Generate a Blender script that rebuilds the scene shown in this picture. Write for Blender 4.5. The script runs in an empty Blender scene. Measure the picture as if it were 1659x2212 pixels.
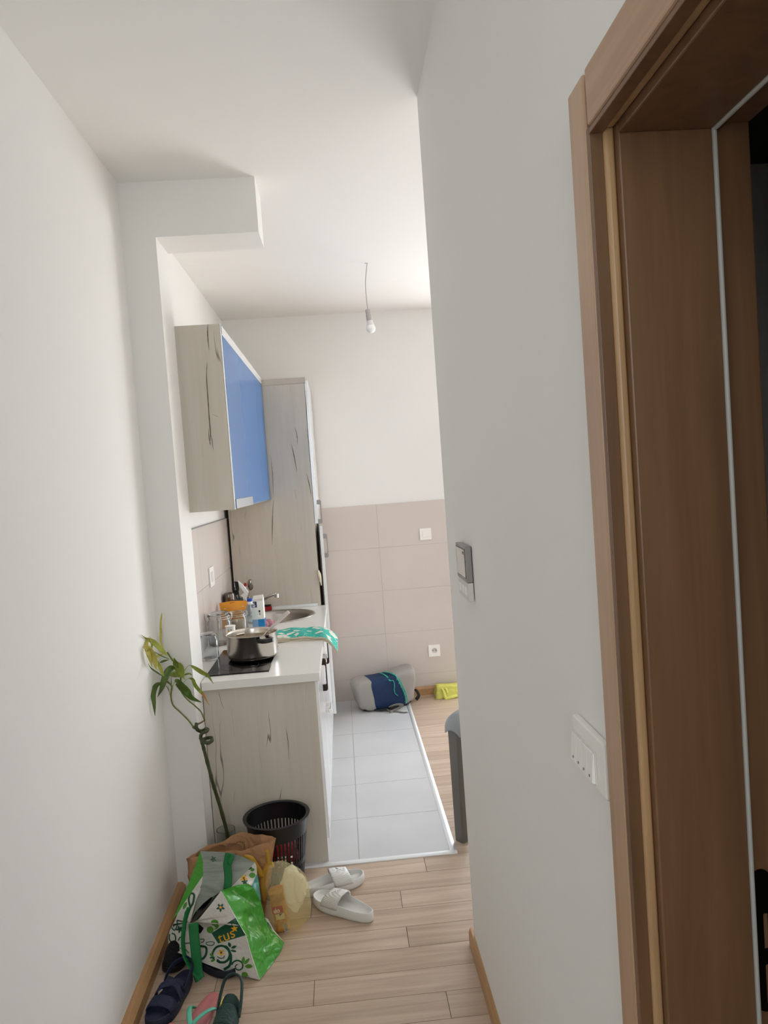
import bpy, bmesh, math, random
from mathutils import Vector, Matrix, noise
from mathutils.bvhtree import BVHTree
from mathutils.geometry import tessellate_polygon
random.seed(7)
PI = math.pi
SC = bpy.context.scene
COL = SC.collection

# ------------------------------------------------------------------ camera
CH, FPX, CXP, CYP = 1.6, 1578.0, 829.5, 1106.0
YAW, PITCH, ROLL = 0.0573, -0.04527, -0.07217
cF = Vector((math.sin(YAW)*math.cos(PITCH), math.cos(YAW)*math.cos(PITCH), math.sin(PITCH)))
_r0 = Vector((math.cos(YAW), -math.sin(YAW), 0)); _u0 = _r0.cross(cF)
cR = math.cos(ROLL)*_r0 + math.sin(ROLL)*_u0
cU = -math.sin(ROLL)*_r0 + math.cos(ROLL)*_u0
cam = bpy.data.cameras.new('camera'); camo = bpy.data.objects.new('camera', cam); COL.objects.link(camo)
M = Matrix((cR, cU, -cF)).transposed().to_4x4(); M.translation = Vector((0, 0, CH))
camo.matrix_world = M
cam.sensor_fit = 'VERTICAL'; cam.sensor_height = 36.0; cam.lens = FPX/2212*36.0
cam.clip_start = 0.02; cam.clip_end = 100
SC.camera = camo
SC.view_settings.view_transform = 'Standard'; SC.view_settings.look = 'None'
SC.view_settings.gamma = 1.0; SC.view_settings.exposure = 0.25
try: SC.cycles.diffuse_bounces = 8; SC.cycles.max_bounces = 14; SC.cycles.transparent_max_bounces = 16
except Exception: pass

# ------------------------------------------------------------------ world: daylight outside
wd = bpy.data.worlds.new('daylight'); SC.world = wd; wd.use_nodes = True
nt = wd.node_tree; nt.nodes.clear()
tc = nt.nodes.new('ShaderNodeTexCoord'); sx = nt.nodes.new('ShaderNodeSeparateXYZ')
rp = nt.nodes.new('ShaderNodeValToRGB'); bg = nt.nodes.new('ShaderNodeBackground'); wo = nt.nodes.new('ShaderNodeOutputWorld')
mr = nt.nodes.new('ShaderNodeMapRange'); mr.inputs[1].default_value = -1; mr.inputs[2].default_value = 1
nt.links.new(tc.outputs['Generated'], sx.inputs[0]); nt.links.new(sx.outputs['Z'], mr.inputs[0])
nt.links.new(mr.outputs[0], rp.inputs[0]); nt.links.new(rp.outputs[0], bg.inputs[0]); nt.links.new(bg.outputs[0], wo.inputs[0])
rp.color_ramp.elements[0].position = 0.46; rp.color_ramp.elements[0].color = (0.97, 0.97, 0.98, 1)
rp.color_ramp.elements[1].position = 0.56; rp.color_ramp.elements[1].color = (0.80, 0.90, 1.0, 1)
WORLD_S = 9.5
bg.inputs[1].default_value = WORLD_S
# sun through the balcony window onto the living room floor
sun = bpy.data.lights.new('sun', 'SUN'); sun.energy = 7.0; sun.angle = 0.01; sun.color = (0.97, 0.96, 1.0)
suno = bpy.data.objects.new('sun', sun); COL.objects.link(suno)
suno.rotation_euler = Vector((0.35, -0.75, -0.9)).to_track_quat('-Z', 'Y').to_euler()
# the balcony window as a portal of the sky
WX0, WX1, WZ1 = 1.0, 2.7, 2.35
pl = bpy.data.lights.new('window_daylight', 'AREA'); pl.shape = 'RECTANGLE'; pl.size = WX1-WX0; pl.size_y = WZ1
pl.cycles.is_portal = True
plo = bpy.data.objects.new('window_daylight', pl); COL.objects.link(plo)
plo.location = ((WX0+WX1)/2, 5.36, WZ1/2); plo.rotation_euler = (-PI/2, 0, 0)
# added soft fill behind the camera to brighten the hall; no real source there
hl = bpy.data.lights.new('hall_fill', 'AREA'); hl.shape = 'RECTANGLE'; hl.size = 0.8; hl.size_y = 1.4; hl.energy = 17.0
hl.color = (0.90, 0.96, 1.0)
hlo = bpy.data.objects.new('hall_fill', hl); COL.objects.link(hlo)
hlo.location = (-0.2, -1.68, 2.0); hlo.rotation_euler = (PI/2, 0, 0)

# ------------------------------------------------------------------ helpers
def lin(c):
    if isinstance(c, str):
        c = c.lstrip('#'); c = [int(c[i:i+2], 16)/255 for i in (0, 2, 4)]
    return tuple(x/12.92 if x <= .04045 else ((x+.055)/1.055)**2.4 for x in c[:3]) + (1.0,)

def mat(name, col, rough=.5, metal=0., bump=0., bscale=60., spec=.5, trans=0., ior=1.45, alpha=1., coat=0., vary=0., vscale=4., stretch=(1, 1, 1)):
    m = bpy.data.materials.new(name); m.use_nodes = True; n = m.node_tree; b = n.nodes['Principled BSDF']
    c = lin(col)
    b.inputs['Base Color'].default_value = c; b.inputs['Roughness'].default_value = rough
    b.inputs['Metallic'].default_value = metal; b.inputs['Specular IOR Level'].default_value = spec
    b.inputs['Transmission Weight'].default_value = trans; b.inputs['IOR'].default_value = ior
    b.inputs['Alpha'].default_value = alpha; b.inputs['Coat Weight'].default_value = coat
    t = n.nodes.new('ShaderNodeTexCoord'); mp = n.nodes.new('ShaderNodeMapping'); mp.inputs['Scale'].default_value = stretch
    n.links.new(t.outputs['Object'], mp.inputs[0])
    nz = n.nodes.new('ShaderNodeTexNoise'); nz.inputs['Scale'].default_value = bscale; nz.inputs['Detail'].default_value = 4
    n.links.new(mp.outputs[0], nz.inputs[0])
    if bump:
        bp = n.nodes.new('ShaderNodeBump'); bp.inputs['Strength'].default_value = bump; bp.inputs['Distance'].default_value = .01
        n.links.new(nz.outputs[0], bp.inputs['Height']); n.links.new(bp.outputs[0], b.inputs['Normal'])
    if vary:
        n2 = n.nodes.new('ShaderNodeTexNoise'); n2.inputs['Scale'].default_value = vscale; n2.inputs['Detail'].default_value = 3
        n.links.new(mp.outputs[0], n2.inputs[0])
        r = n.nodes.new('ShaderNodeValToRGB'); r.color_ramp.elements[0].position = .3; r.color_ramp.elements[1].position = .7
        r.color_ramp.elements[0].color = tuple(x*(1-vary) for x in c[:3])+(1,); r.color_ramp.elements[1].color = tuple(min(1, x*(1+vary)) for x in c[:3])+(1,)
        n.links.new(n2.outputs[0], r.inputs[0]); n.links.new(r.outputs[0], b.inputs['Base Color'])
    return m

def crumple_bump(m, scale=12., strength=.7, dist=.02):
    n = m.node_tree; L = n.links.new; b = n.nodes['Principled BSDF']
    t = n.nodes.new('ShaderNodeTexCoord'); nz = n.nodes.new('ShaderNodeTexNoise'); nz.inputs['Scale'].default_value = scale*.6
    ad = n.nodes.new('ShaderNodeVectorMath'); ad.operation = 'MULTIPLY_ADD'; ad.inputs[1].default_value = (.12, .12, .12)
    L(t.outputs['Object'], nz.inputs[0]); L(nz.outputs['Color'], ad.inputs[0]); L(t.outputs['Object'], ad.inputs[2])
    v = n.nodes.new('ShaderNodeTexVoronoi'); v.inputs['Scale'].default_value = scale; L(ad.outputs[0], v.inputs[0])
    v2 = n.nodes.new('ShaderNodeTexVoronoi'); v2.inputs['Scale'].default_value = scale*2.3; L(ad.outputs[0], v2.inputs[0])
    a = n.nodes.new('ShaderNodeMath'); a.operation = 'MULTIPLY_ADD'; a.inputs[1].default_value = .4; L(v2.outputs['Distance'], a.inputs[0]); L(v.outputs['Distance'], a.inputs[2])
    bp = n.nodes.new('ShaderNodeBump'); bp.inputs['Strength'].default_value = strength; bp.inputs['Distance'].default_value = dist
    L(a.outputs[0], bp.inputs['Height'])
    for l in list(b.inputs['Normal'].links): n.links.remove(l)
    L(bp.outputs[0], b.inputs['Normal']); return m

def wood_mat(name, c0, c1, axis, scale=6., rough=.45, attr=False, cracks=False, bump=.05):
    m = bpy.data.materials.new(name); m.use_nodes = True; n = m.node_tree; L = n.links.new; b = n.nodes['Principled BSDF']
    b.inputs['Roughness'].default_value = rough
    t = n.nodes.new('ShaderNodeTexCoord'); mp = n.nodes.new('ShaderNodeMapping')
    s = [scale*6]*3; s[axis] = scale*.35; mp.inputs['Scale'].default_value = s
    src = t.outputs['Object']
    if attr:
        at = n.nodes.new('ShaderNodeAttribute'); at.attribute_name = 'tone'
        ad = n.nodes.new('ShaderNodeVectorMath'); ad.operation = 'MULTIPLY_ADD'
        ad.inputs[1].default_value = (17, 3, 0); L(at.outputs['Color'], ad.inputs[0]); L(t.outputs['Object'], ad.inputs[2]); src = ad.outputs[0]
    L(src, mp.inputs[0])
    nz = n.nodes.new('ShaderNodeTexNoise'); nz.inputs['Scale'].default_value = 1; nz.inputs['Detail'].default_value = 8; nz.inputs['Roughness'].default_value = .62
    nz.inputs['Distortion'].default_value = .6
    L(mp.outputs[0], nz.inputs[0])
    r = n.nodes.new('ShaderNodeValToRGB'); r.color_ramp.elements[0].position = .32; r.color_ramp.elements[1].position = .68
    r.color_ramp.elements[0].color = lin(c0); r.color_ramp.elements[1].color = lin(c1)
    L(nz.outputs[0], r.inputs[0]); out = r.outputs[0]
    if attr:
        mx = n.nodes.new('ShaderNodeMix'); mx.data_type = 'RGBA'; mx.blend_type = 'MULTIPLY'; mx.inputs[0].default_value = 1
        rr = n.nodes.new('ShaderNodeValToRGB'); rr.color_ramp.elements[0].color = (.80, .78, .75, 1); rr.color_ramp.elements[1].color = (1, 1, 1, 1)
        L(at.outputs['Fac'], rr.inputs[0]); L(out, mx.inputs[6]); L(rr.outputs[0], mx.inputs[7]); out = mx.outputs[2]
    if cracks:
        # dark rustic cracks running with the grain, broken up by a wide noise
        mp2 = n.nodes.new('ShaderNodeMapping'); s2 = [9.]*3; s2[axis] = 1.1; mp2.inputs['Scale'].default_value = s2; L(t.outputs['Object'], mp2.inputs[0])
        n2 = n.nodes.new('ShaderNodeTexNoise'); n2.inputs['Scale'].default_value = 1.; n2.inputs['Detail'].default_value = 3; n2.inputs['Roughness'].default_value = .55; L(mp2.outputs[0], n2.inputs[0])
        s1 = n.nodes.new('ShaderNodeMath'); s1.operation = 'SUBTRACT'; s1.inputs[1].default_value = .5; L(n2.outputs[0], s1.inputs[0])
        s3 = n.nodes.new('ShaderNodeMath'); s3.operation = 'ABSOLUTE'; L(s1.outputs[0], s3.inputs[0])
        mr2 = n.nodes.new('ShaderNodeMapRange'); mr2.inputs[1].default_value = .002; mr2.inputs[2].default_value = .009; mr2.inputs[3].default_value = 1; mr2.inputs[4].default_value = 0
        L(s3.outputs[0], mr2.inputs[0])
        mp3 = n.nodes.new('ShaderNodeMapping'); s4 = [7.]*3; s4[axis] = 2.6; mp3.inputs['Scale'].default_value = s4; L(t.outputs['Object'], mp3.inputs[0])
        n3 = n.nodes.new('ShaderNodeTexNoise'); n3.inputs['Scale'].default_value = 1.; n3.inputs['Detail'].default_value = 1; L(mp3.outputs[0], n3.inputs[0])
        mr3 = n.nodes.new('ShaderNodeMapRange'); mr3.inputs[1].default_value = .64; mr3.inputs[2].default_value = .70; L(n3.outputs[0], mr3.inputs[0])
        ml = n.nodes.new('ShaderNodeMath'); ml.operation = 'MULTIPLY'; L(mr2.outputs[0], ml.inputs[0]); L(mr3.outputs[0], ml.inputs[1])
        ml2 = n.nodes.new('ShaderNodeMath'); ml2.operation = 'MULTIPLY'; ml2.inputs[1].default_value = .8; L(ml.outputs[0], ml2.inputs[0])
        mx2 = n.nodes.new('ShaderNodeMix'); mx2.data_type = 'RGBA'; mx2.inputs[7].default_value = lin('5b5248'); L(ml2.outputs[0], mx2.inputs[0]); L(out, mx2.inputs[6]); out = mx2.outputs[2]
    L(out, b.inputs['Base Color'])
    if bump:
        bp = n.nodes.new('ShaderNodeBump'); bp.inputs['Strength'].default_value = bump; bp.inputs['Distance'].default_value = .003; L(nz.outputs[0], bp.inputs['Height']); L(bp.outputs[0], b.inputs['Normal'])
    return m

def film_mat(name, col, opac=.4, rough=.15, bump=.6, bscale=18.):
    m = bpy.data.materials.new(name); m.use_nodes = True; n = m.node_tree; L = n.links.new
    b = n.nodes['Principled BSDF']; o = n.nodes['Material Output']
    b.inputs['Base Color'].default_value = lin(col); b.inputs['Roughness'].default_value = rough
    tl = n.nodes.new('ShaderNodeBsdfTranslucent'); tl.inputs[0].default_value = lin(col)
    a = n.nodes.new('ShaderNodeMixShader'); a.inputs[0].default_value = .4; L(b.outputs[0], a.inputs[1]); L(tl.outputs[0], a.inputs[2])
    tr = n.nodes.new('ShaderNodeBsdfTransparent'); c = lin(col); tr.inputs[0].default_value = tuple(.4+.6*x for x in c[:3])+(1,)
    mx = n.nodes.new('ShaderNodeMixShader'); mx.inputs[0].default_value = opac; L(tr.outputs[0], mx.inputs[1]); L(a.outputs[0], mx.inputs[2]); L(mx.outputs[0], o.inputs[0])
    t = n.nodes.new('ShaderNodeTexCoord'); mp = n.nodes.new('ShaderNodeMapping'); mp.inputs['Scale'].default_value = (1, 1, .35); L(t.outputs['Object'], mp.inputs[0])
    nz = n.nodes.new('ShaderNodeTexNoise'); nz.inputs['Scale'].default_value = bscale; nz.inputs['Detail'].default_value = 3; nz.inputs['Distortion'].default_value = 1.; L(mp.outputs[0], nz.inputs[0])
    bp = n.nodes.new('ShaderNodeBump'); bp.inputs['Strength'].default_value = bump; bp.inputs['Distance'].default_value = .02; L(nz.outputs[0], bp.inputs['Height']); L(bp.outputs[0], b.inputs['Normal'])
    return m

def tag(o, label=None, cat=None, group=None, kind=None):
    if label: o['label'] = label
    if cat: o['category'] = cat
    if group: o['group'] = group
    if kind: o['kind'] = kind
    return o

def thing(name, label, cat, loc=(0, 0, 0), rz=0., group=None):
    e = bpy.data.objects.new(name, None); COL.objects.link(e); e.location = loc; e.rotation_euler = (0, 0, rz); e.empty_display_size = .05
    return tag(e, label, cat, group)

def obj(name, bm, mats, parent=None, world=True, smooth=False, bevel=0., seg=2, solid=0., auto=None, label=None):
    """link a bmesh as one mesh object; world=True: its coordinates are world ones"""
    me = bpy.data.meshes.new(name)
    bmesh.ops.recalc_face_normals(bm, faces=bm.faces)
    if parent is None:
        vs = [v.co for v in bm.verts]
        c = Vector(((min(v.x for v in vs)+max(v.x for v in vs))/2, (min(v.y for v in vs)+max(v.y for v in vs))/2, min(v.z for v in vs)))
        bmesh.ops.translate(bm, verts=bm.verts, vec=-c)
    elif world:
        c = None; p = parent; off = Vector()
        while p is not None: off += Vector(p.location); p = p.parent
        bmesh.ops.translate(bm, verts=bm.verts, vec=-off)
    bm.to_mesh(me); bm.free()
    if not isinstance(mats, (list, tuple)): mats = [mats]
    for m in mats: me.materials.append(m)
    o = bpy.data.objects.new(name, me); COL.objects.link(o)
    if parent is None: o.location = c
    else: o.parent = parent
    if smooth:
        for p in me.polygons: p.use_smooth = True
        if auto is not None:
            try:
                me.set_sharp_from_angle(angle=auto)
            except Exception: pass
    if solid:
        s = o.modifiers.new('solid', 'SOLIDIFY'); s.thickness = solid; s.offset = 0
    if bevel:
        b = o.modifiers.new('bevel', 'BEVEL'); b.width = bevel; b.segments = seg; b.limit_method = 'ANGLE'; b.angle_limit = .6
    if label: o['label'] = label
    return o

def box(bm, x0, x1, y0, y1, z0, z1, mi=0, skip=''):
    v = [bm.verts.new((x, y, z)) for x in (x0, x1) for y in (y0, y1) for z in (z0, z1)]
    fs = [(0, 1, 3, 2), (4, 6, 7, 5), (0, 4, 5, 1), (2, 3, 7, 6), (0, 2, 6, 4), (1, 5, 7, 3)]
    out = []
    for f in fs:
        q = bm.faces.new([v[i] for i in f]); q.material_index = mi; out.append(q)
    return out
def BX(*a, **k):
    bm = bmesh.new(); box(bm, *a, **k); return bm
def prism(bm, pts, d, mi=0, holes=()):
    """closed polygon pts (3D), extruded by vector d"""
    d = Vector(d); loops = []
    for P_ in [pts]+list(holes):
        loops.append([bm.verts.new(p) for p in P_])
    if holes:
        es = []
        for l in loops:
            for i in range(len(l)): es.append(bm.edges.new((l[i], l[(i+1) % len(l)])))
        r = bmesh.ops.triangle_fill(bm, use_beauty=True, edges=es)
        fs = [g for g in r['geom'] if isinstance(g, bmesh.types.BMFace)]
    else: fs = [bm.faces.new(loops[0])]
    for f in fs: f.material_index = mi
    r = bmesh.ops.extrude_face_region(bm, geom=fs)
    for g in r['geom']:
        if isinstance(g, bmesh.types.BMFace): g.material_index = mi
    bmesh.ops.translate(bm, verts=[g for g in r['geom'] if isinstance(g, bmesh.types.BMVert)], vec=d)
    for f in bm.faces:
        pass
    return bm
def lathe(bm, prof, c=(0, 0, 0), n=32, mi=0, close=False, axis=None, sx=1, sy=1):
    """prof: (r, z) list revolved about a vertical axis through c (or along axis)"""
    rings = []; c = Vector(c)
    q = Vector((0, 0, 1)).rotation_difference(Vector(axis).normalized()) if axis is not None else None
    def tr(p):
        p = Vector(p)
        if q: p.rotate(q)
        return p+c
    for r, z in prof:
        if r < 1e-5: rings.append([bm.verts.new(tr((0, 0, z)))])
        else: rings.append([bm.verts.new(tr((r*math.cos(2*PI*i/n)*sx, r*math.sin(2*PI*i/n)*sy, z))) for i in range(n)])
    prs = list(zip(rings, rings[1:]))
    if close: prs.append((rings[-1], rings[0]))
    for a, b in prs:
        for i in range(n):
            j = (i+1) % n
            if len(a) == 1 and len(b) == 1: continue
            if len(a) == 1: f = bm.faces.new((a[0], b[i], b[j]))
            elif len(b) == 1: f = bm.faces.new((a[i], a[j], b[0]))
            else: f = bm.faces.new((a[i], a[j], b[j], b[i]))
            f.material_index = mi
    return bm
def spline(pts, n=8):
    P_ = [Vector(p) for p in pts]; out = []
    if len(P_) < 3: return P_
    Q = [2*P_[0]-P_[1]]+P_+[2*P_[-1]-P_[-2]]
    for i in range(1, len(Q)-2):
        for k in range(n):
            t = k/n; a, b, c, d = Q[i-1], Q[i], Q[i+1], Q[i+2]
            out.append(.5*((2*b)+(c-a)*t+(2*a-5*b+4*c-d)*t*t+(3*b-a-3*c+d)*t**3))
    out.append(P_[-1]); return out
def tube(bm, pts, r, n=10, mi=0, sm=0, flat=None):
    """round tube; r number or list; flat=(a,b) makes a strap section"""
    P_ = spline(pts, sm) if sm else [Vector(p) for p in pts]
    N = len(P_)
    if not isinstance(r, (list, tuple)): rr = [r]*N
    else: rr = [r[min(len(r)-1, int(i*(len(r)-1)/(N-1)))]*(1-(i*(len(r)-1)/(N-1)) % 1)+r[min(len(r)-1, int(i*(len(r)-1)/(N-1))+1)]*((i*(len(r)-1)/(N-1)) % 1) for i in range(N)]
    up = None; rings = []
    for i, p in enumerate(P_):
        t = (P_[min(i+1, N-1)]-P_[max(i-1, 0)]).normalized()
        if up is None:
            up = Vector((0, 0, 1)) if abs(t.z) < .9 else Vector((0, 1, 0))
        up = (up-t*up.dot(t)).normalized(); s = t.cross(up)
        a, b = flat if flat else (rr[i], rr[i])
        rings.append([bm.verts.new(p+s*a*math.cos(2*PI*k/n)+up*b*math.sin(2*PI*k/n)) for k in range(n)])
    for a, b in zip(rings, rings[1:]):
        for k in range(n):
            f = bm.faces.new((a[k], a[(k+1) % n], b[(k+1) % n], b[k])); f.material_index = mi
    for rg in (rings[0], rings[-1]):
        f = bm.faces.new(rg); f.material_index = mi
    return bm
def ball(bm, c, r, mi=0, sc=(1, 1, 1), n=16):
    m = Matrix.Translation(c) @ Matrix.Diagonal((r*sc[0], r*sc[1], r*sc[2], 1))
    s = bmesh.ops.create_uvsphere(bm, u_segments=n, v_segments=max(6, n//2), radius=1, matrix=m)
    for v in s['verts']:
        for f in v.link_faces: f.material_index = mi
def ray(px, py): return (cF*FPX + cR*(px-CXP) - cU*(py-CYP))
def at(px, py, Y, xmin=None):
    """the point of the room at depth Y that was measured in the photograph at px, py"""
    d = ray(px, py); p = Vector((0, 0, CH)) + d*(Y/d.y)
    if xmin is not None and p.x < xmin: p = Vector((0, 0, CH)) + d*(xmin/d.x)
    if p.z < .002: p = Vector((0, 0, CH)) + d*((.002-CH)/d.z)
    return p
def text_polys(s, size=1., offset=0.0):
    cu = bpy.data.curves.new('t', 'FONT'); cu.body = s; cu.size = size; cu.offset = offset; cu.resolution_u = 3
    o = bpy.data.objects.new('t', cu); COL.objects.link(o)
    dg = bpy.context.evaluated_depsgraph_get(); me = bpy.data.meshes.new_from_object(o.evaluated_get(dg))
    vs = [v.co.copy() for v in me.vertices]; fs = [tuple(p.vertices) for p in me.polygons]
    bpy.data.objects.remove(o); bpy.data.curves.remove(cu); bpy.data.meshes.remove(me)
    return vs, fs
def text_into(bm, s, size, origin, ux, uy, mi=0, offset=0.):
    vs, fs = text_polys(s, size, offset); o = Vector(origin); ux = Vector(ux); uy = Vector(uy)
    V = [bm.verts.new(o+ux*v.x+uy*v.y) for v in vs]
    for f in fs:
        try: q = bm.faces.new([V[i] for i in f]); q.material_index = mi
        except ValueError: pass

# ------------------------------------------------------------------ materials
WALL = mat('wall_paint', 'e6e5e2', .85, bump=.03, bscale=250, vary=.01, vscale=1.5)
CEIL = mat('ceiling_paint', 'e8e7e4', .9, bump=.02, bscale=250)
PLANK = wood_mat('oak_planks', 'ab9480', 'cbb5a1', 0, 5., .34, attr=True)
GAP = mat('plank_gap', '6a5645', .8)
FTILE = mat('floor_tile', 'c0c0c1', .32, vary=.05, vscale=3, bump=.02, bscale=200)
GROUT = mat('grout', 'a9a49c', .9)
WTILE = mat('wall_tile', 'cac1bb', .42, vary=.035, vscale=2.2, bump=.02, bscale=120)
WGROUT = mat('wall_grout', 'aaa298', .9)
ALU = mat('brushed_aluminium', 'e2e4e6', .5, .75)
CHROME = mat('chrome', 'e4e4e4', .12, 1.)
STEEL = mat('polished_steel', 'cdc6bd', .22, 1., bump=.06, bscale=14)
STEELB = mat('brushed_steel', 'a9a49d', .34, 1.)
DARKM = mat('dark_bronze_handle', '3a302b', .35, .6)
WHITEG = mat('white_gloss_front', 'eceef0', .16, coat=.3)
WTOP = mat('white_worktop', 'e4e3df', .22)
OAKV = wood_mat('pale_rustic_oak', 'c0b8aa', 'c8c1b5', 2, 4., .55, cracks=True, bump=.02)
BLUE = mat('blue_gloss_front', '316fb0', .25, spec=.35, coat=.12)
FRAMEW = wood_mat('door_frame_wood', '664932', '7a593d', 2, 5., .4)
BASEW = wood_mat('baseboard_wood', 'a47e55', 'bd9468', 1, 4., .45)
BLACK = mat('black_plastic', '17171a', .35)
BLACKG = mat('black_glass', '09090b', .08, spec=.22)
WPLA = mat('white_plastic', 'eceae6', .35)
GREYP = mat('grey_plastic', '8f8c8a', .35, .3)
GLASS = mat('clear_glass', 'eef1f2', .03, trans=1., ior=1.38)
PETM = film_mat('clear_bottle_plastic', 'dfe6ea', .16, .06, .3, 40)
WHITEM = mat('white_matte', 'f1efea', .6)

# ------------------------------------------------------------------ room shell
XL, XR, YB, YE, ZC, XLIV = -.762, .335, 5.29, 2.36, 2.8, 3.6
def struct(name, bm, m, **k):
    o = obj(name, bm, m, **k); o['kind'] = 'structure'; return o
# plank floor: one mesh, every plank its own slab with its own tone
bm = bmesh.new(); lay = bm.verts.layers.color.new('tone') if False else None
tones = []
PW = .1155
known = {-1: [.23], 0: [.234], 2: [.115, -.227], 4: [.118], 6: [-.201], 5: [-.523], -3: [.62], 1: [-.6], 3: [-.42], 7: [.21]}
ext = {0: 1, 2: 1}
def planks(bm, x0, x1, r0, r1):
    for r in range(r0, r1):
        y1 = 3.0-r*PW; y0 = y1-PW
        rnd = random.Random(r*13+5)
        js = list(known.get(r, []))
        a = (js[0] if js else rnd.uniform(-.7, .4))
        xs = sorted(set([x0, x1] + [round(x, 4) for x in js] + [round(a+k*1.05+rnd.uniform(-.12, .12), 4) for k in range(-4, 5) if k != 0 or not js]))
        xs = [x for x in xs if x0 <= x <= x1]
        ys = [xs[0]]
        for x in xs[1:]:
            if x-ys[-1] > .22: ys.append(x)
        if ys[-1] != x1: ys[-1] = x1
        for a0, a1 in zip(ys, ys[1:]):
            g = .0009
            tn = rnd.uniform(.15, 1) if r != 6 else 1.0
            for f in box(bm, a0+g, a1-g, y0+g, y1-g, -.012, 0.): tones.append(tn)
bm = bmesh.new()
planks(bm, XL, XLIV, 0, 41)
planks(bm, .375, XLIV, -20, 0)
n_pl = len(bm.faces)
for f in box(bm, XL-.05, XLIV, -1.75, 5.33, -.05, -.004, mi=1): tones.append(.5)
fl = struct('floor', bm, [PLANK, GAP])
ca = fl.data.color_attributes.new('tone', 'FLOAT_COLOR', 'CORNER')
# faces keep their order; write the tone of each
for p in fl.data.polygons:
    t = tones[p.index]
    for li in p.loop_indices: ca.data[li].color = (t, t, t, 1)
# tiled kitchen floor
bm = bmesh.new(); T = .388
for i in range(-3, 2):
    xa, xb = -.037+i*T, -.037+(i+1)*T; xa = max(xa, -.75); xb = min(xb, .352)
    if xb-xa < .01: continue
    for j in range(0, 6):
        ya, yb = 3.02+j*T, min(3.02+(j+1)*T, YB)
        if yb-ya < .01: continue
        box(bm, xa+.0013, xb-.0013, ya+.0013, yb-.0013, -.003, .003)
box(bm, -.75, .352, 3.02, YB, -.004, .0014, mi=1)
struct('floor', bm, [FTILE, GROUT])
# aluminium edge strips
def strip(p0, p1, w, name):
    bm = bmesh.new(); d = (Vector(p1)-Vector(p0)); n_ = Vector((-d.y, d.x, 0)).normalized()
    pr = [(-w/2, 0), (-w/2, .004), (-w*.3, .008), (0, .0095), (w*.3, .008), (w/2, .004), (w/2, 0)]
    prism(bm, [Vector(p0)+n_*a+Vector((0, 0, b)) for a, b in pr], d)
    return struct(name, bm, ALU, smooth=True, auto=.5)
strip((-.63, 3.012, 0), (.378, 3.012, 0), .028, 'trim_1')
strip((.364, 3.0, 0), (.364, YB, 0), .028, 'trim_2')

bm = bmesh.new(); box(bm, XL-.15, XLIV+.2, -1.75, 5.45, ZC, ZC+.1)
struct('ceiling', bm, CEIL)
bm = BX(XL-.15, XL, -1.75, 3.10, -.05, ZC)
struct('wall_left', bm, WALL)
bm = BX(-.90, -.75, 3.10, 5.45, -.05, ZC); box(bm, -.762, -.75, 3.0, 3.1, -.05, ZC)
struct('wall_kitchen', bm, WALL)
# pier and beam between hall and kitchen, one L-shaped body
bm = bmesh.new()
prism(bm, [(-.762, 2.898, 0), (-.635, 2.898, 0), (-.635, 2.898, 2.589), (-.241, 2.898, 2.589), (-.241, 2.898, ZC), (-.762, 2.898, ZC)], (0, .205, 0))
struct('trim_3', bm, WALL)
# back wall with the window opening
bm = BX(-.90, WX0, YB, YB+.15, -.05, ZC); box(bm, WX1, XLIV+.2, YB, YB+.15, -.05, ZC); box(bm, WX0, WX1, YB, YB+.15, WZ1, ZC)
struct('wall_back', bm, WALL)
struct('wall_right', BX(XLIV, XLIV+.15, YE-.1, 5.45, -.05, ZC), WALL)
struct('wall_end', BX(XL-.15, 2.9, -1.9, -1.75, -.05, ZC), WALL)
# hall right wall with doorway, and the wall that closes the living room
DY0, DY1, DZ = -.02, .854, 1.992
bm = BX(XR, XR+.14, DY1, YE, -.05, ZC); box(bm, XR, XR+.14, -1.75, DY0, -.05, ZC); box(bm, XR, XR+.14, DY0, DY1, DZ, ZC)
struct('wall_hall', bm, WALL)
struct('wall_living', BX(XR+.14, XLIV, YE-.1, YE, -.05, ZC), WALL)
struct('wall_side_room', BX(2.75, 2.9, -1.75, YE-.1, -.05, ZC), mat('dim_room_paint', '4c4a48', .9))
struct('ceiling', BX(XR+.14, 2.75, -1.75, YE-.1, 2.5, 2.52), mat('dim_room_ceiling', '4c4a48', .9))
# wall tiles behind the kitchen and on the back wall
def wall_tiles(name, axis, u0, u1, z0, z1, joint_u, pitch_u, base, out, dirn):
    bm = bmesh.new(); zj = [1.42-.316*k for k in range(0, 6)]
    k0 = int(math.floor((u0-joint_u)/pitch_u))-1
    for kz in range(5):
        zb, za = zj[kz], max(zj[kz+1], z0)
        if zb-za < .02 or zb > z1+.001: continue
        for k in range(k0, k0+12):
            ua, ub = max(joint_u+k*pitch_u, u0), min(joint_u+(k+1)*pitch_u, u1)
            if ub-ua < .01: continue
            g = .0008
            if axis == 'x': box(bm, ua+g, ub-g, min(base, base+out*dirn), max(base, base+out*dirn), za+g, zb-g)
            else: box(bm, min(base, base+out*dirn), max(base, base+out*dirn), ua+g, ub-g, za+g, zb-g)
    if axis == 'x': box(bm, u0, u1, min(base, base+.8*out*dirn), max(base, base+.8*out*dirn), z0, z1-.001, mi=1)
    else: box(bm, min(base, base+.8*out*dirn), max(base, base+.8*out*dirn), u0, u1, z0, z1-.001, mi=1)
    return struct(name, bm, [WTILE, WGROUT])
wall_tiles('wall_back_tiles', 'x', -.735, .93, 0, 1.42, .25, .632, YB, .009, -1)
wall_tiles('wall_kitchen_tiles', 'y', 3.105, 5.28, .4, 1.42, 3.75, .632, -.75, .012, 1)
struct('trim_4', BX(-.75, -.736, 3.105, 4.70, 1.42, 1.424), mat('tile_edge_trim', '9a9a9c', .4, .6))
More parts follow.
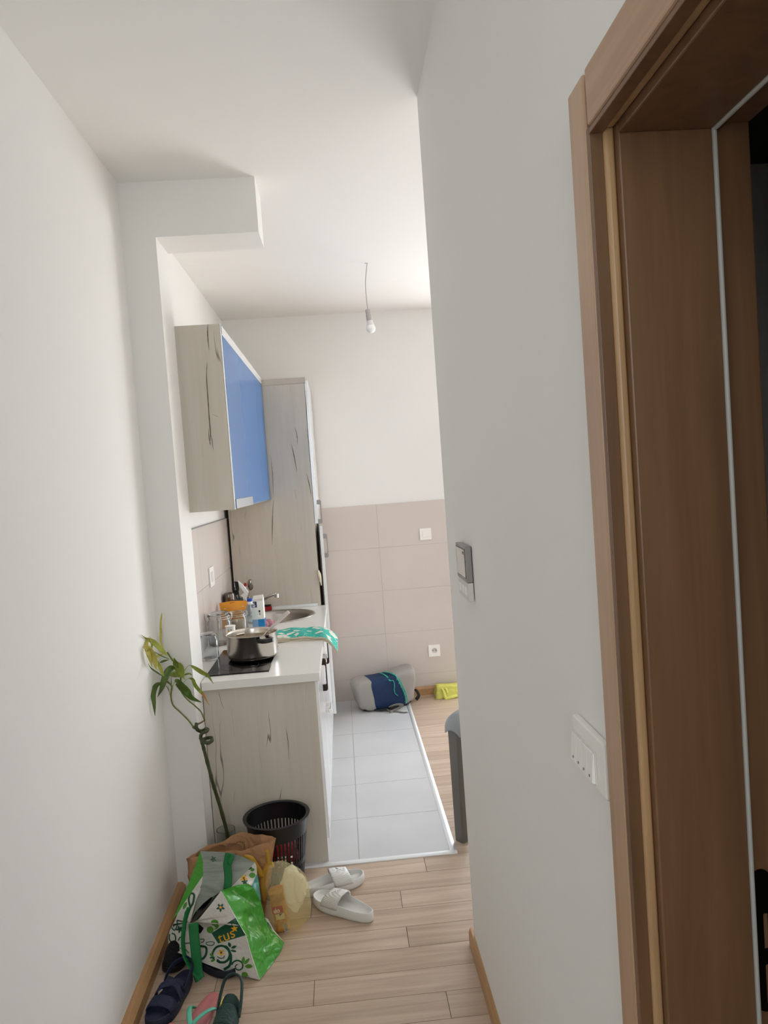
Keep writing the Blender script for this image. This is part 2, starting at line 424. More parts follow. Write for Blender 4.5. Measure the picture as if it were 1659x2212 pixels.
# baseboards
def baseboard(name, p0, p1, inward, h=.06, t=.013):
    p0, p1, n_ = Vector(p0), Vector(p1), Vector(inward)
    pr = [(0, 0), (t, 0), (t, h*.72), (t*.55, h), (0, h)]
    bm = bmesh.new(); prism(bm, [p0+n_*a+Vector((0, 0, b)) for a, b in pr], p1-p0)
    return struct(name, bm, BASEW)
baseboard('baseboard_left', (XL, -1.75, 0), (XL, 2.898, 0), (1, 0, 0), h=.055, t=.03)
baseboard('baseboard_hall', (XR, .93, 0), (XR, 2.40, 0), (-1, 0, 0))
baseboard('baseboard_back', (.392, YB-.009, 0), (WX0, YB-.009, 0), (0, -1, 0), h=.062, t=.014)
# balcony window
w = thing('window_1', None, None, ((WX0+WX1)/2, YB+.05, 0)); w['kind'] = 'structure'
bm = bmesh.new(); FRW = .07
for a in (WX0, (WX0+WX1)/2-FRW/2, WX1-FRW): box(bm, a, a+FRW, YB+.03, YB+.09, 0, WZ1)
for z in (0, WZ1-FRW): box(bm, WX0+FRW, WX1-FRW, YB+.03, YB+.09, z, z+FRW)
obj('window_frame', bm, WPLA, w, bevel=.004)
def pane_mat():
    m = bpy.data.materials.new('window_pane'); m.use_nodes = True; n = m.node_tree; n.nodes.remove(n.nodes['Principled BSDF'])
    t = n.nodes.new('ShaderNodeBsdfTransparent'); g = n.nodes.new('ShaderNodeBsdfGlossy'); g.inputs['Roughness'].default_value = .02
    mx = n.nodes.new('ShaderNodeMixShader'); mx.inputs[0].default_value = .06
    n.links.new(t.outputs[0], mx.inputs[1]); n.links.new(g.outputs[0], mx.inputs[2]); n.links.new(mx.outputs[0], n.nodes['Material Output'].inputs[0]); return m
obj('pane', BX(WX0+.05, WX1-.05, YB+.058, YB+.062, .05, WZ1-.05), pane_mat(), w)

# doorway on the right: casing, lining, rebate, seal, strike plate
d = thing('door_1', None, None, (XR, .42, 0)); d['kind'] = 'structure'
CX0 = XR-.017
CASW_SHEEN = wood_mat('casing_wood_sheen', 'a58467', 'b8967a', 2, 5., .35)  # frame wood lightened: the grazing gloss of the casing face put into its colour
bm = BX(CX0, XR, .862, .916, 0, 2.057); obj('casing', bm, CASW_SHEEN, d, bevel=.003)
bm = BX(CX0+.001, XR, .852, .8615, 0, DZ); box(bm, CX0+.001, XR, DY0, .852, DZ-.009, DZ-.0022); obj('casing_edge_shade', bm, FRAMEW, d, bevel=.001)  # dark strip: shade of the casing's inner edge painted as darker wood
bm = BX(CX0, XR, DY0-.06, DY0, 0, 2.057); obj('casing', bm, CASW_SHEEN, d, bevel=.003)
bm = BX(CX0-.002, XR, DY0-.03, .849, 1.990, 2.055); obj('casing', bm, wood_mat('door_head_wood_sheen', 'a58467', 'b8967a', 1, 5., .4), d, bevel=.003)  # head piece in the same tone, gloss painted into the colour
# lining: quarter-round bead then flat jamb
bm = bmesh.new()
def frame_run(bm, x0, x1, dpt, depth=.02):
    """three sided lining between x0 and x1, its visible face dpt inside the opening"""
    box(bm, x0, x1, DY1-dpt, DY1-dpt+depth, 0, DZ-dpt+depth)
    box(bm, x0, x1, DY0+dpt-depth, DY0+dpt, 0, DZ-dpt+depth)
    box(bm, x0, x1, DY0+dpt, DY1-dpt, DZ-dpt, DZ-dpt+depth)
bm = bmesh.new(); frame_run(bm, XR, XR+.013, .006, .012); obj('bead', bm, wood_mat('bead_wood', '9d7a55', 'b8946c', 2, 5., .3), d, bevel=.005, seg=4)
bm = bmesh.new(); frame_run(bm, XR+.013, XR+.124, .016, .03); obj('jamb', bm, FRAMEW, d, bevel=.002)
bm = bmesh.new(); frame_run(bm, XR+.124, XR+.129, .019, .03); obj('seal', bm, mat('grey_rubber_seal', 'b4b2ad', .6), d, bevel=.002)
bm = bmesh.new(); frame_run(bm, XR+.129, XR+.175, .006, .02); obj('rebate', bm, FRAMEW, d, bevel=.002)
bm = bmesh.new()
def rrect(cx, cz, w_, h_, r, n=6):
    o = []
    for sx_, sz_, a0 in ((1, 1, 0), (-1, 1, PI/2), (-1, -1, PI), (1, -1, 3*PI/2)):
        for k in range(n+1):
            a = a0+k*PI/2/n; o.append((cx+sx_*(w_/2-r)+r*math.cos(a), cz+sz_*(h_/2-r)+r*math.sin(a)))
    return o
yj = DY1-.006
pts = [(x, yj, z) for x, z in rrect(XR+.1425, 1.0, .023, .18, .011)]
h1 = [(x, yj, z) for x, z in rrect(XR+.146, 1.012, .006, .045, .002)]
h2 = [(x, yj, z) for x, z in rrect(XR+.146, .945, .006, .05, .002)]
prism(bm, pts, (0, -.0018, 0), holes=[h1, h2])
obj('strike_plate', bm, mat('dark_strike_plate', '1c1815', .3, .7), d)

# ------------------------------------------------------------------ kitchen
FX = -.153     # plane of the door fronts
def d_handle(parent, x, y, z, length=.155, out=.024, axis='z', m=DARKM, w_=.016, name='handle'):
    """flat D shaped pull, vertical or along y"""
    h = length/2; a = .03 if axis == 'z' else .022; t = .006
    prof = [(0, -h), (out-.006, -h), (out, -h+.008), (out, h-.008), (out-.006, h), (0, h), (0, h-a), (out-t-.004, h-a), (out-t, h-a-.004), (out-t, -h+a+.004), (out-t-.004, -h+a), (0, -h+a)]
    bm = bmesh.new()
    if axis == 'z': prism(bm, [(x+p, y-w_/2, z+q) for p, q in prof], (0, w_, 0))
    else: prism(bm, [(x+p, y+q, z-w_/2) for p, q in prof], (0, 0, w_))
    return obj(name, bm, m, parent, bevel=.001)
def base_unit(label, y0, y1, fronts, panel=False):
    t = thing('base_cabinet', label, 'cabinet', (-.4, (y0+y1)/2, 0), group=None)
    bm = BX(-.64 if y0 < 3.1 else -.735, FX-.021, (3.11 if panel else y0), y1, .1, .63 if y0 > 3.8 else .7805)
    box(bm, -.60, -.22, (3.11 if panel else y0), y1, .0, .1)
    if panel: pass
    obj('carcass', bm, WHITEM, t)
    if panel:
        obj('side_panel', BX(-.632, -.166, 3.041, 3.059, .002, .781), OAKV, t)
        obj('plinth', BX(-.215, -.2, 3.06, y1, .002, .098), WHITEM, t)
    else: obj('plinth', BX(-.215, -.2, y0, y1, .002, .098), WHITEM, t)
    for (a, b, z0, z1, kind, hd) in fronts:
        f = obj(kind, BX(FX-.018, FX, a+.002, b-.002, z0, z1), WHITEG, t, bevel=.0015)
        if hd:
            ax, hy, hz, m = hd
            d_handle(f, FX, hy, hz, .155 if ax == 'z' else .13, axis=ax, m=m)
    return t
base_unit('white gloss base cabinet with pale oak end panel at the hall end of the worktop', 3.041, 3.50,
          [(3.045, 3.50, .1, .778, 'door', ('z', 3.47, .688, DARKM))], panel=True)
base_unit('middle white gloss base cabinet with drawers and metal pulls under the hob and towel', 3.50, 3.90,
          [(3.50, 3.90, .61, .778, 'drawer', ('y', 3.6, .735, CHROME)), (3.50, 3.90, .1, .606, 'drawer', ('y', 3.6, .49, CHROME))])
base_unit('white gloss sink cabinet under the round sink, next to the tall cabinet', 3.90, 4.695,
          [(3.90, 4.69, .1, .778, 'door', ('z', 3.94, .70, DARKM))])

# worktop with the sink hole
SXC, SYC, SR = -.43, 4.42, .205
bm = bmesh.new()
outl = [(-.632, 3.02, .781), (-.143, 3.02, .781), (-.143, 4.697, .781), (-.737, 4.697, .781), (-.737, 3.106, .781), (-.632, 3.106, .781)]
hole = [(SXC+SR*math.cos(2*PI*i/40), SYC+SR*math.sin(2*PI*i/40), .781) for i in range(40)]
prism(bm, outl, (0, 0, .036), holes=[hole])
wt = obj('worktop', bm, WTOP, bevel=.002); tag(wt, 'white worktop running along the kitchen wall from the hall to the tall cabinet', 'worktop')
ZT = .8172
sk = thing('sink', 'round stainless steel sink set into the white worktop', 'sink', (SXC, SYC, ZT))
bm = bmesh.new(); lathe(bm, [(.222, .0012), (.222, .004), (.208, .0055), (.196, .002), (.188, -.02), (.175, -.13), (.15, -.155), (.03, -.16), (0, -.16)], (SXC, SYC, ZT), 48)
obj('bowl', bm, STEELB, sk, smooth=True)
bm = bmesh.new(); lathe(bm, [(.038, -.158), (.036, -.1555), (.02, -.157), (0, -.157)], (SXC, SYC, ZT), 24); obj('drain', bm, CHROME, sk, smooth=True)
tp = thing('faucet', 'chrome single lever faucet behind the round sink', 'tap', (-.59, 4.63, ZT))
bm = bmesh.new(); lathe(bm, [(0, 0), (.027, 0), (.027, .008), (.022, .012), (.021, .06), (.018, .07), (0, .072)], (-.62, 4.60, ZT), 24); obj('body', bm, CHROME, tp, smooth=True, auto=.6)
bm = bmesh.new(); tube(bm, [(-.62, 4.595, .865), (-.56, 4.56, .885), (-.50, 4.50, .925), (-.455, 4.46, .945), (-.435, 4.445, .946)], [.010, .0095, .009, .0095, .010], 12, sm=6); obj('spout', bm, CHROME, tp, smooth=True)
bm = bmesh.new(); lathe(bm, [(0, 0), (.0115, 0), (.012, .022), (0, .024)], (-.433, 4.443, .929), 16); obj('aerator', bm, CHROME, tp, smooth=True, auto=.6)
bm = bmesh.new(); tube(bm, [(-.62, 4.60, .885), (-.65, 4.60, .92), (-.69, 4.60, .94)], [.007, .006, .005], 10, sm=4); obj('lever', bm, CHROME, tp, smooth=True)
# hob
hb = thing('induction_hob', 'black glass two zone hob set into the worktop under the pot', 'hob', (-.505, 3.34, ZT))
bm = BX(-.628, -.36, 3.105, 3.58, ZT+.0003, ZT+.005); obj('glass_plate', bm, BLACKG, hb, bevel=.0015)
for yy in (3.23, 3.45):
    bm = bmesh.new(); lathe(bm, [(.082, .0053), (.0835, .0053), (.0835, .0055), (.082, .0055)], (-.5, yy, ZT), 40, close=True); obj('zone_ring', bm, mat('hob_marking', '3a3a3e', .3), hb)
# wall cabinet
wc = thing('wall_cabinet', 'pale oak wall cabinet with blue gloss doors hanging above the worktop', 'cabinet', (-.6, 3.9, 1.517))
obj('side_panel', BX(-.735, -.450, 3.101, 3.117, 1.517, 2.292), OAKV, wc)
bm = BX(-.735, -.470, 3.118, 4.69, 1.517, 2.290); obj('carcass', bm, WHITEM, wc)
bm = BX(-.449, -.447, 3.101, 3.13, 1.517, 2.292); box(bm, -.468, -.447, 3.118, 4.69, 2.252, 2.292)
obj('front_edging', bm, WHITEG, wc)
dr = obj('flap_door', BX(-.468, -.446, 3.133, 4.276, 1.522, 2.250), BLUE, wc, bevel=.001)
obj('handle', BX(-.4458, -.4405, 3.135, 3.70, 1.519, 1.560), mat('grey_metal_grip', 'a3a5a6', .35, .8), dr, bevel=.001)
obj('flap_door', BX(-.468, -.446, 4.281, 4.69, 1.522, 2.250), BLUE, wc, bevel=.001)
# tall cabinet
tcb = thing('tall_cabinet', 'tall pale oak fridge cabinet at the far end of the kitchen run', 'cabinet', (-.45, 4.99, 0))
bm = BX(-.722, -.180, 4.70, 5.272, .1, 2.242); obj('carcass', bm, OAKV, tcb)
obj('cornice', BX(-.722, -.172, 4.699, 5.272, 2.243, 2.282), wood_mat('oak_cornice', 'aea698', 'c0b8ac', 0, 6., .55, cracks=True), tcb)
obj('plinth', BX(-.65, -.21, 4.72, 5.27, .003, .099), WHITEM, tcb)
ud = obj('door', BX(-.178, -.158, 4.703, 5.27, 1.345, 2.26), WHITEG, tcb, bevel=.0015)
d_handle(ud, -.158, 4.745, 1.418, .155, .027, m=GREYP)
# lower door stands slightly ajar, hinged at the far side
ld = obj('door', BX(0, .02, -.567, 0, .1, 1.325), [WHITEG], tcb, world=False, bevel=.0015); ld.location = Vector((-.176, 5.27, 0))-Vector(tcb.location); ld.rotation_euler = (0, 0, .040)
hd = d_handle(ld, 0, 0, 0, .155, .027, m=GREYP)
for v in hd.data.vertices: v.co += Vector(ld.location)+Vector(tcb.location)
hd.location = (.02, -.525, 1.195)
bm = bmesh.new(); tube(bm, [(-.182, 4.693, 1.045), (-.177, 4.692, 1.02), (-.172, 4.692, .985), (-.168, 4.693, .945)], [.006, .012, .009, .003], 10, sm=4); obj('child_lock', bm, mat('cream_cord', 'ddd3bd', .6), tcb, smooth=True)
obj('edge_strip', BX(-.72, -.20, 4.685, 4.698, .8175, .835), ALU, wt, bevel=.001)
# cracks drawn in the oak decor are in its material; a few long ones follow the photo
def crack(parent, pts, w_=.0022):
    bm = bmesh.new(); P_ = spline(pts, 5); n_ = len(P_)
    prev = None
    for i, p in enumerate(P_):
        ww = w_*(.25+.75*math.sin(PI*min(1, max(0, i/(n_-1)))))*(.7+.5*random.random())
        a = bm.verts.new(p+Vector((-ww/2, 0, 0))); b = bm.verts.new(p+Vector((ww/2, 0, 0)))
        if prev: bm.faces.new((prev[0], prev[1], b, a))
        prev = (a, b)
    return bm
CRK = mat('oak_decor_crack', '564d43', .8)
cp = lambda l, Y: [at(340+x/4.1475, 660+y/4.1475, Y) for x, y in l]
def add_cracks(o, lists, Y):
    bm = bmesh.new(); bm.from_mesh(o.data); off = Vector(o.parent.location)
    for l, w_ in lists:
        c = crack(None, [p-off for p in cp(l, Y)], w_)
        me = bpy.data.meshes.new('x'); c.to_mesh(me); c.free(); s = len(bm.faces); bm.from_mesh(me); bm.faces.ensure_lookup_table()
        for f in bm.faces[s:]: f.material_index = 1
        bpy.data.meshes.remove(me)
    bm.to_mesh(o.data); bm.free(); o.data.materials.append(CRK)
parts = {o.name: o for o in COL.objects}
sp = [o for o in COL.objects if o.name.startswith('side_panel') and o.parent == wc][0]
add_cracks(sp, [([(452, 170), (450, 260), (462, 400)], .004), ([(445, 512), (440, 640), (455, 860), (462, 980), (475, 1140), (470, 1230), (480, 1255)], .0038), ([(458, 1100), (462, 1180), (475, 1240)], .002), ([(475, 1150), (490, 1210), (500, 1290)], .002), ([(485, 975), (520, 985), (548, 1000)], .0028), ([(405, 1270), (408, 1350)], .0015)], 3.0995)
cc = [o for o in COL.objects if o.name.startswith('carcass') and o.parent == tcb][0]
add_cracks(cc, [([(1230, 1090), (1250, 1160), (1255, 1240)], .004), ([(1200, 1240), (1225, 1350), (1250, 1490)], .004), ([(1335, 1500), (1360, 1600), (1380, 1710)], .0045), ([(1230, 1650), (1245, 1730)], .003), ([(1040, 1740), (1030, 1950), (1028, 2150)], .0035), ([(1015, 1350), (1030, 1500), (1040, 1700)], .003), ([(1290, 1970), (1290, 2010)], .003), ([(1330, 760), (1345, 1100), (1375, 1450)], .003), ([(1190, 710), (1193, 770)], .003), ([(1045, 700), (1047, 750)], .003)], 4.6985)
sp2 = [o for o in COL.objects if o.name.startswith('side_panel') and o.parent != wc][0]
def px(l): return [((x-340)*4.1475, (y-660)*4.1475) for x, y in l]
add_cracks(sp2, [(px([(472, 1492), (476, 1510), (483, 1532)]), .0016), (px([(591, 1478), (592, 1510)]), .0014), (px([(661, 1478), (660, 1520)]), .0014), (px([(500, 1530), (506, 1590)]), .0018), (px([(617, 1570), (622, 1600), (624, 1640)]), .0018), (px([(610, 1700), (605, 1722), (606, 1745)]), .002), (px([(560, 1620), (566, 1660)]), .0014), (px([(672, 1760), (676, 1800)]), .0018)], 3.0395)

# ------------------------------------------------------------------ things on the wall
def plate(name, label, cat, mk):
    return thing(name, label, cat, mk)
t = thing('wall_switch', 'square white light switch on the tiles of the back wall', 'switch', (.593, YB-.009, 1.178))
bm = BX(.5505, .6355, YB-.018, YB-.0092, 1.1355, 1.2205); obj('plate', bm, WPLA, t, bevel=.002)
bm = BX(.571, .615, YB-.022, YB-.018, 1.156, 1.200); obj('rocker', bm, WPLA, t, bevel=.0015)
t = thing('wall_socket', 'square white power socket low on the back wall above the backpack', 'socket', (.598, YB-.009, .32))
bm = bmesh.new(); y0 = YB-.018
prism(bm, [(x, y0, z) for x, z in rrect(.598, .32, .085, .085, .003)], (0, .0088, 0), holes=[[(.598+.0195*math.cos(a*PI/12), y0, .32+.0195*math.sin(a*PI/12)) for a in range(24)]]); obj('plate', bm, WPLA, t)
bm = bmesh.new(); lathe(bm, [(.0195, .0), (.018, -.006), (0, -.006)], (.598, y0+.0005, .32), 24, axis=(0, -1, 0)); obj('well', bm, mat('socket_well', 'cfccc8', .4), t, smooth=True)
for s in (-1, 1):
    bm = bmesh.new(); lathe(bm, [(.0028, 0), (.0028, .0012), (0, .0012)], (.598+s*.0095, y0+.0045, .32), 12, axis=(0, -1, 0)); obj('pin_hole', bm, BLACK, t)
t = thing('wall_socket', 'white double socket plate on the tiles above the worktop', 'socket', (-.738, 4.01, 1.13))
obj('plate', BX(-.738, -.729, 3.95, 4.07, 1.085, 1.19), WPLA, t, bevel=.002)
for yy in (3.985, 4.02): obj('outlet', BX(-.729, -.7275, yy-.012, yy+.012, 1.11, 1.165), mat('outlet_face', 'd5d2ce', .4), t, bevel=.001)
t = thing('light_switch', 'white four gang light switch on the hall wall beside the door frame', 'switch', (XR, 1.007, 1.15))
obj('plate', BX(.3235, XR-.0002, .94, 1.074, 1.148, 1.225), WPLA, t, bevel=.003, seg=3)
obj('surround', BX(.3215, .3236, .972, 1.070, 1.156, 1.203), mat('switch_surround', 'd8d6d1', .4), t, bevel=.001)
for k in range(4):
    a = .974+k*.0237
    bm = bmesh.new(); prism(bm, [(.3216, a, 1.158), (.316, a, 1.160), (.3195, a, 1.201), (.3216, a, 1.201)], (0, .0225, 0)); r_ = obj('rocker', bm, WPLA, t, bevel=.0006)
    bm = bmesh.new(); lathe(bm, [(.0021, 0), (.0021, .0008), (0, .0008)], (.3168, a+.011, 1.1665), 12, axis=(-1, 0, .05)); obj('indicator', bm, mat('indicator_grey', '6c6a68', .4), r_)
t = thing('door_intercom', 'grey video door intercom with small screen on the hall wall corner', 'intercom', (XR, 1.99, 1.26))
IX = .3165
bm = BX(IX, .333, 1.912, 2.068, 1.308, 1.405); obj('housing', bm, GREYP, t, bevel=.002)
obj('wall_bracket', BX(.333, XR-.0002, 1.925, 2.06, 1.275, 1.395), BLACK, t)
obj('screen_bezel', BX(IX-.0008, IX, 1.922, 2.062, 1.318, 1.397), BLACK, t)
obj('screen', BX(IX-.0014, IX-.0008, 1.924, 2.054, 1.320, 1.395), mat('screen_film', 'cdc6bf', .12), t)
obj('camera_dot', BX(IX-.002, IX-.0014, 1.93, 1.952, 1.382, 1.390), BLACK, t)
kp = obj('keypad', BX(IX+.001, .333, 1.912, 2.068, 1.258, 1.3075), mat('keypad_white', 'd0cdca', .4), t, bevel=.002)
for k in range(3): obj('key', BX(IX-.0008, IX+.001, 1.925+k*.045, 1.955+k*.045, 1.272, 1.295), WPLA, kp, bevel=.0006)
# bare bulb
BXC, BYC = .238, 4.104
t = thing('pendant_bulb', 'bare white bulb hanging on a thin cable from the kitchen ceiling', 'lamp', (BXC, BYC, 2.8))
bm = bmesh.new(); tube(bm, [(.242, BYC, 2.802), (.240, BYC, 2.79), (.228, BYC, 2.72), (.223, BYC, 2.65), (.2245, BYC, 2.58), (.2265, BYC, 2.535)], .0022, 8, sm=5)
obj('cable', bm, mat('grey_cable', 'a9a5a2', .5), t, smooth=True)
bm = bmesh.new(); tube(bm, [(.228, BYC, 2.797), (.242, BYC, 2.7985), (.249, BYC, 2.795)], .0022, 8); obj('ceiling_hook', bm, mat('hook_white', 'dcdad6', .5), t, smooth=True)
ax = Vector((.10, 0, -1)).normalized(); b0 = Vector((.226, BYC, 2.544))
def along(prof, m, name, parent, n=28, auto=.5):
    bm = bmesh.new(); lathe(bm, prof, b0, n, axis=ax); return obj(name, bm, m, parent, smooth=True, auto=auto)
SOCK = mat('lamp_holder_grey', 'b4b0ac', .5)
along([(0, 0), (.013, 0), (.0145, .003), (.0145, .023), (.0135, .025), (.0135, .0265), (.0155, .0275), (.0163, .058), (.015, .061), (0, .061)], SOCK, 'holder', t)
along([(0, .0605), (.0155, .0615), (.0175, .075), (.021, .088), (0, .088)], mat('bulb_collar', 'dcdad7', .4), 'bulb_collar', t)
gp = [(.0213, .088)]+[(.0255*math.sin(a), .105-.0255*math.cos(a)) for a in [1.05+k*.21 for k in range(10)]]+[(0, .1305)]
bm = bmesh.new(); gm = mat('opal_bulb', 'f7f4f0', .25); along(gp, gm, 'bulb_globe', t)

exec_marker = 0
# ------------------------------------------------------------------ things on the worktop
ZH = ZT+.0052
# steel pot
PC = Vector((-.457, 3.372, ZH))
t = thing('cooking_pot', 'polished steel cooking pot with black grips standing on the hob', 'pot', PC)
bm = bmesh.new(); R = .115
lathe(bm, [(0, 0), (.098, 0), (.105, .004), (.1125, .014), (.115, .024), (.115, .110), (.1185, .1145), (.119, .117), (.1165, .118), (.1135, .115), (.112, .110), (.112, .012), (.10, .006), (0, .006)], PC, 56)
obj('pot_body', bm, STEEL, t, smooth=True, auto=.9)
bm = bmesh.new(); lathe(bm, [(.0985, .0002), (.1055, .004), (.1130, .014), (.1128, .016), (.105, .006), (.0985, .0015)], PC, 56, close=True)
obj('base_rim', bm, mat('dark_pot_base', '2a2624', .4, .6), t, smooth=True)
bm = bmesh.new(); lathe(bm, [(0, .0995), (.1115, .0995)], PC-Vector((0, 0, .009)), 40); obj('broth', bm, mat('brown_broth', '6e5a38', .3, vary=.25, vscale=25), t, label='brown liquid in the pot')
for sgn, ang in ((1, -.95), (-1, -.95)):
    dv = Vector((math.cos(ang), math.sin(ang), 0))*sgn; pv = Vector((-dv.y, dv.x, 0))
    bm = bmesh.new()
    a = PC+Vector((0, 0, .088)); pr = []
    for u_, v_ in [(.112, -.038), (.125, -.036), (.15, -.03), (.158, -.018), (.160, 0), (.158, .018), (.15, .03), (.125, .036), (.112, .038), (.115, .02), (.138, .018), (.143, 0), (.138, -.018), (.115, -.02)]:
        pr.append(a+dv*u_+pv*v_)
    prism(bm, pr, (0, 0, .018)); hh = obj('handle', bm, BLACK, t, bevel=.003)
    bm = bmesh.new(); tube(bm, [a+dv*.113+pv*-.02+Vector((0, 0, .007)), a+dv*.113+pv*.02+Vector((0, 0, .007))], .0055, 8); obj('bracket', bm, STEEL, hh)
# ladle
t = thing('ladle', 'light grey ladle leaning out of the steel pot', 'ladle', (-.42, 3.40, .87))
bm = bmesh.new(); tube(bm, [(-.385, 3.41, .932), (-.36, 3.415, .953), (-.33, 3.42, .975), (-.30, 3.42, 1.0), (-.283, 3.42, 1.012)], [.0055, .0065, .0085, .0095, .0085], 12, sm=5, flat=None); obj('grip', bm, mat('ladle_grey', 'c9c1bb', .45), t, smooth=True)
bm = bmesh.new(); tube(bm, [(-.43, 3.39, .888), (-.41, 3.40, .91), (-.384, 3.41, .934)], .004, 8, sm=4); obj('neck', bm, STEEL, t, smooth=True)
bm = bmesh.new(); lathe(bm, [(0, 0), (.015, .002), (.027, .010), (.030, .02)], (-.445, 3.385, .882), 20); obj('scoop', bm, STEEL, t, smooth=True, solid=.0015)
# glass jars
def jar(label, c, r, h, clip=False, rz=0., fill=None, tiltlid=0., group=None):
    c = Vector(c)
    t = thing('glass_jar', label, 'jar', c, group=group)
    bm = bmesh.new(); w_ = .003
    lathe(bm, [(0, 0), (r*.88, 0), (r*.98, .006), (r, .02), (r, h*.70), (r*.86, h*.80), (r*.84, h*.86), (r*.84-w_, h*.86), (r*.86-w_, h*.79), (r-w_, h*.69), (r-w_, .02), (r*.9, .006), (0, .005)], c, 36)
    obj('jar_body', bm, GLASS, t, smooth=True, auto=.9)
    bm = bmesh.new(); lathe(bm, [(r*.90, h*.868), (r*.96, h*.88), (r*.96, h*.92), (r*.86, h*.95), (r*.80, h*.985), (r*.6, h), (0, h), (0, h-.003), (r*.57, h-.003), (r*.75, h*.965), (r*.81, h*.93), (r*.90, h*.91)], c, 36, close=True)
    obj('lid', bm, GLASS, t, smooth=True, auto=.9)
    if clip:
        bm = bmesh.new(); pts = [c+Vector((r*.98*math.cos(2*PI*k/24), r*.98*math.sin(2*PI*k/24), h*.80)) for k in range(25)]; tube(bm, pts, .0016, 6)
        for a in (rz, rz+PI):
            e = Vector((math.cos(a), math.sin(a), 0)); f_ = Vector((-e.y, e.x, 0))
            tube(bm, [c+e*r*.95+f_*.012+Vector((0, 0, h*.72)), c+e*r*1.12+f_*.012+Vector((0, 0, h*.82)), c+e*r*1.1+f_*.012+Vector((0, 0, h*.93)), c+e*r*.95+Vector((0, 0, h*.95))], .0016, 6)
            tube(bm, [c+e*r*.95-f_*.012+Vector((0, 0, h*.72)), c+e*r*1.12-f_*.012+Vector((0, 0, h*.82)), c+e*r*1.1-f_*.012+Vector((0, 0, h*.93)), c+e*r*.95+Vector((0, 0, h*.95))], .0016, 6)
        obj('wire_clip', bm, CHROME, t, smooth=True)
        bm = bmesh.new(); lathe(bm, [(r*.84, h*.855), (r*.93, h*.855), (r*.93, h*.87), (r*.84, h*.87)], c, 30, close=True); obj('gasket', bm, mat('jar_gasket', 'd9d2c6', .6), t, smooth=True)
    if fill:
        bm = bmesh.new(); lathe(bm, [(0, .006), (r-w_-.002, .01), (r-w_-.002, h*fill[1]), (0, h*fill[1]+.004)], c, 28); obj('contents', bm, fill[0], t, smooth=True, auto=.9)
    return t
jar('small empty glass jar with domed lid at the left edge of the hob', (-.668, 3.44, ZT), .043, .125, clip=False)
jar('wide empty glass clip jar against the kitchen wall, just behind the pot', (-.668, 3.76, ZT), .060, .165, clip=True, rz=PI)
jar('glass clip jar filled with beige flour behind the pot', (-.603, 3.935, ZT), .049, .135, clip=True, rz=.2, fill=(mat('beige_flour', 'dcc3a4', .9), .62))
# yoghurt cup with a printed face
t = thing('yoghurt_cup', 'small white cup with a yellow printed mark in front of the flour jar', 'cup', (-.581, 3.66, ZT))
bm = bmesh.new(); lathe(bm, [(0, 0), (.020, 0), (.0235, .118), (.0255, .120), (.0255, .1225), (0, .1225)], (-.585, 3.58, ZT), 28); obj('cup_body', bm, WHITEM, t, smooth=True, auto=.6)
bm = bmesh.new()
for (a, z, w_, h_, mi) in ((-.006, .096, .010, .009, 0), (-.007, .106, .003, .005, 1), (.006, .106, .003, .005, 1)):
    box(bm, -.585+a-w_/2, -.585+a+w_/2, 3.5545, 3.5565, ZT+z-h_/2, ZT+z+h_/2, mi=mi)
obj('printed_mark', bm, [mat('print_yellow', 'd9a032', .5), BLACK], t)
t.location = (-.585, 3.58, ZT)
for ch in t.children: ch.location = Vector((-.581, 3.66, ZT))-Vector((-.585, 3.58, ZT))
# orange packet
t = thing('food_packet', 'orange standing food packet behind the glass jars', 'packet', (-.645, 4.14, ZT))
bm = bmesh.new()
nx, nz_ = 12, 9
def pk(u, v, s):
    wd_ = .072+.008*v - .006*math.sin(v*PI); dp = .028*math.sin(PI*min(1, (1-v)*1.15)**.8)*math.cos((u-.5)*2.4)
    return Vector((-.648+(u-.5)*2*wd_, 4.14+s*max(0, dp)+.004*math.sin(u*9), ZT+.15*v+.008*math.sin(u*PI)*v))
gf = [[bm.verts.new(pk(i/nx, j/nz_, -1)) for i in range(nx+1)] for j in range(nz_+1)]
gb = [[bm.verts.new(pk(i/nx, j/nz_, 1)+Vector((0, .0006, 0))) for i in range(nx+1)] for j in range(nz_+1)]
for g in (gf, gb):
    for j in range(nz_):
        for i in range(nx): bm.faces.new((g[j][i], g[j][i+1], g[j+1][i+1], g[j+1][i]))
obj('pouch', bm, mat('orange_foil', 'e79b2f', .3, bump=.1, bscale=30), t, smooth=True)
bm = bmesh.new(); box(bm, -.665, -.64, 4.128, 4.131, ZT+.125, ZT+.152); obj('label_patch', bm, mat('deep_orange_print', 'd4681f', .4), t)
bm = bmesh.new(); random.seed(3)
box(bm, -.628, -.590, 4.1278, 4.1295, ZT+.124, ZT+.1262)
obj('small_print', bm, WHITEM, t)
bm = bmesh.new(); box(bm, -.70, -.675, 4.1238, 4.1295, ZT+.118, ZT+.120); obj('small_print', bm, WHITEM, t)
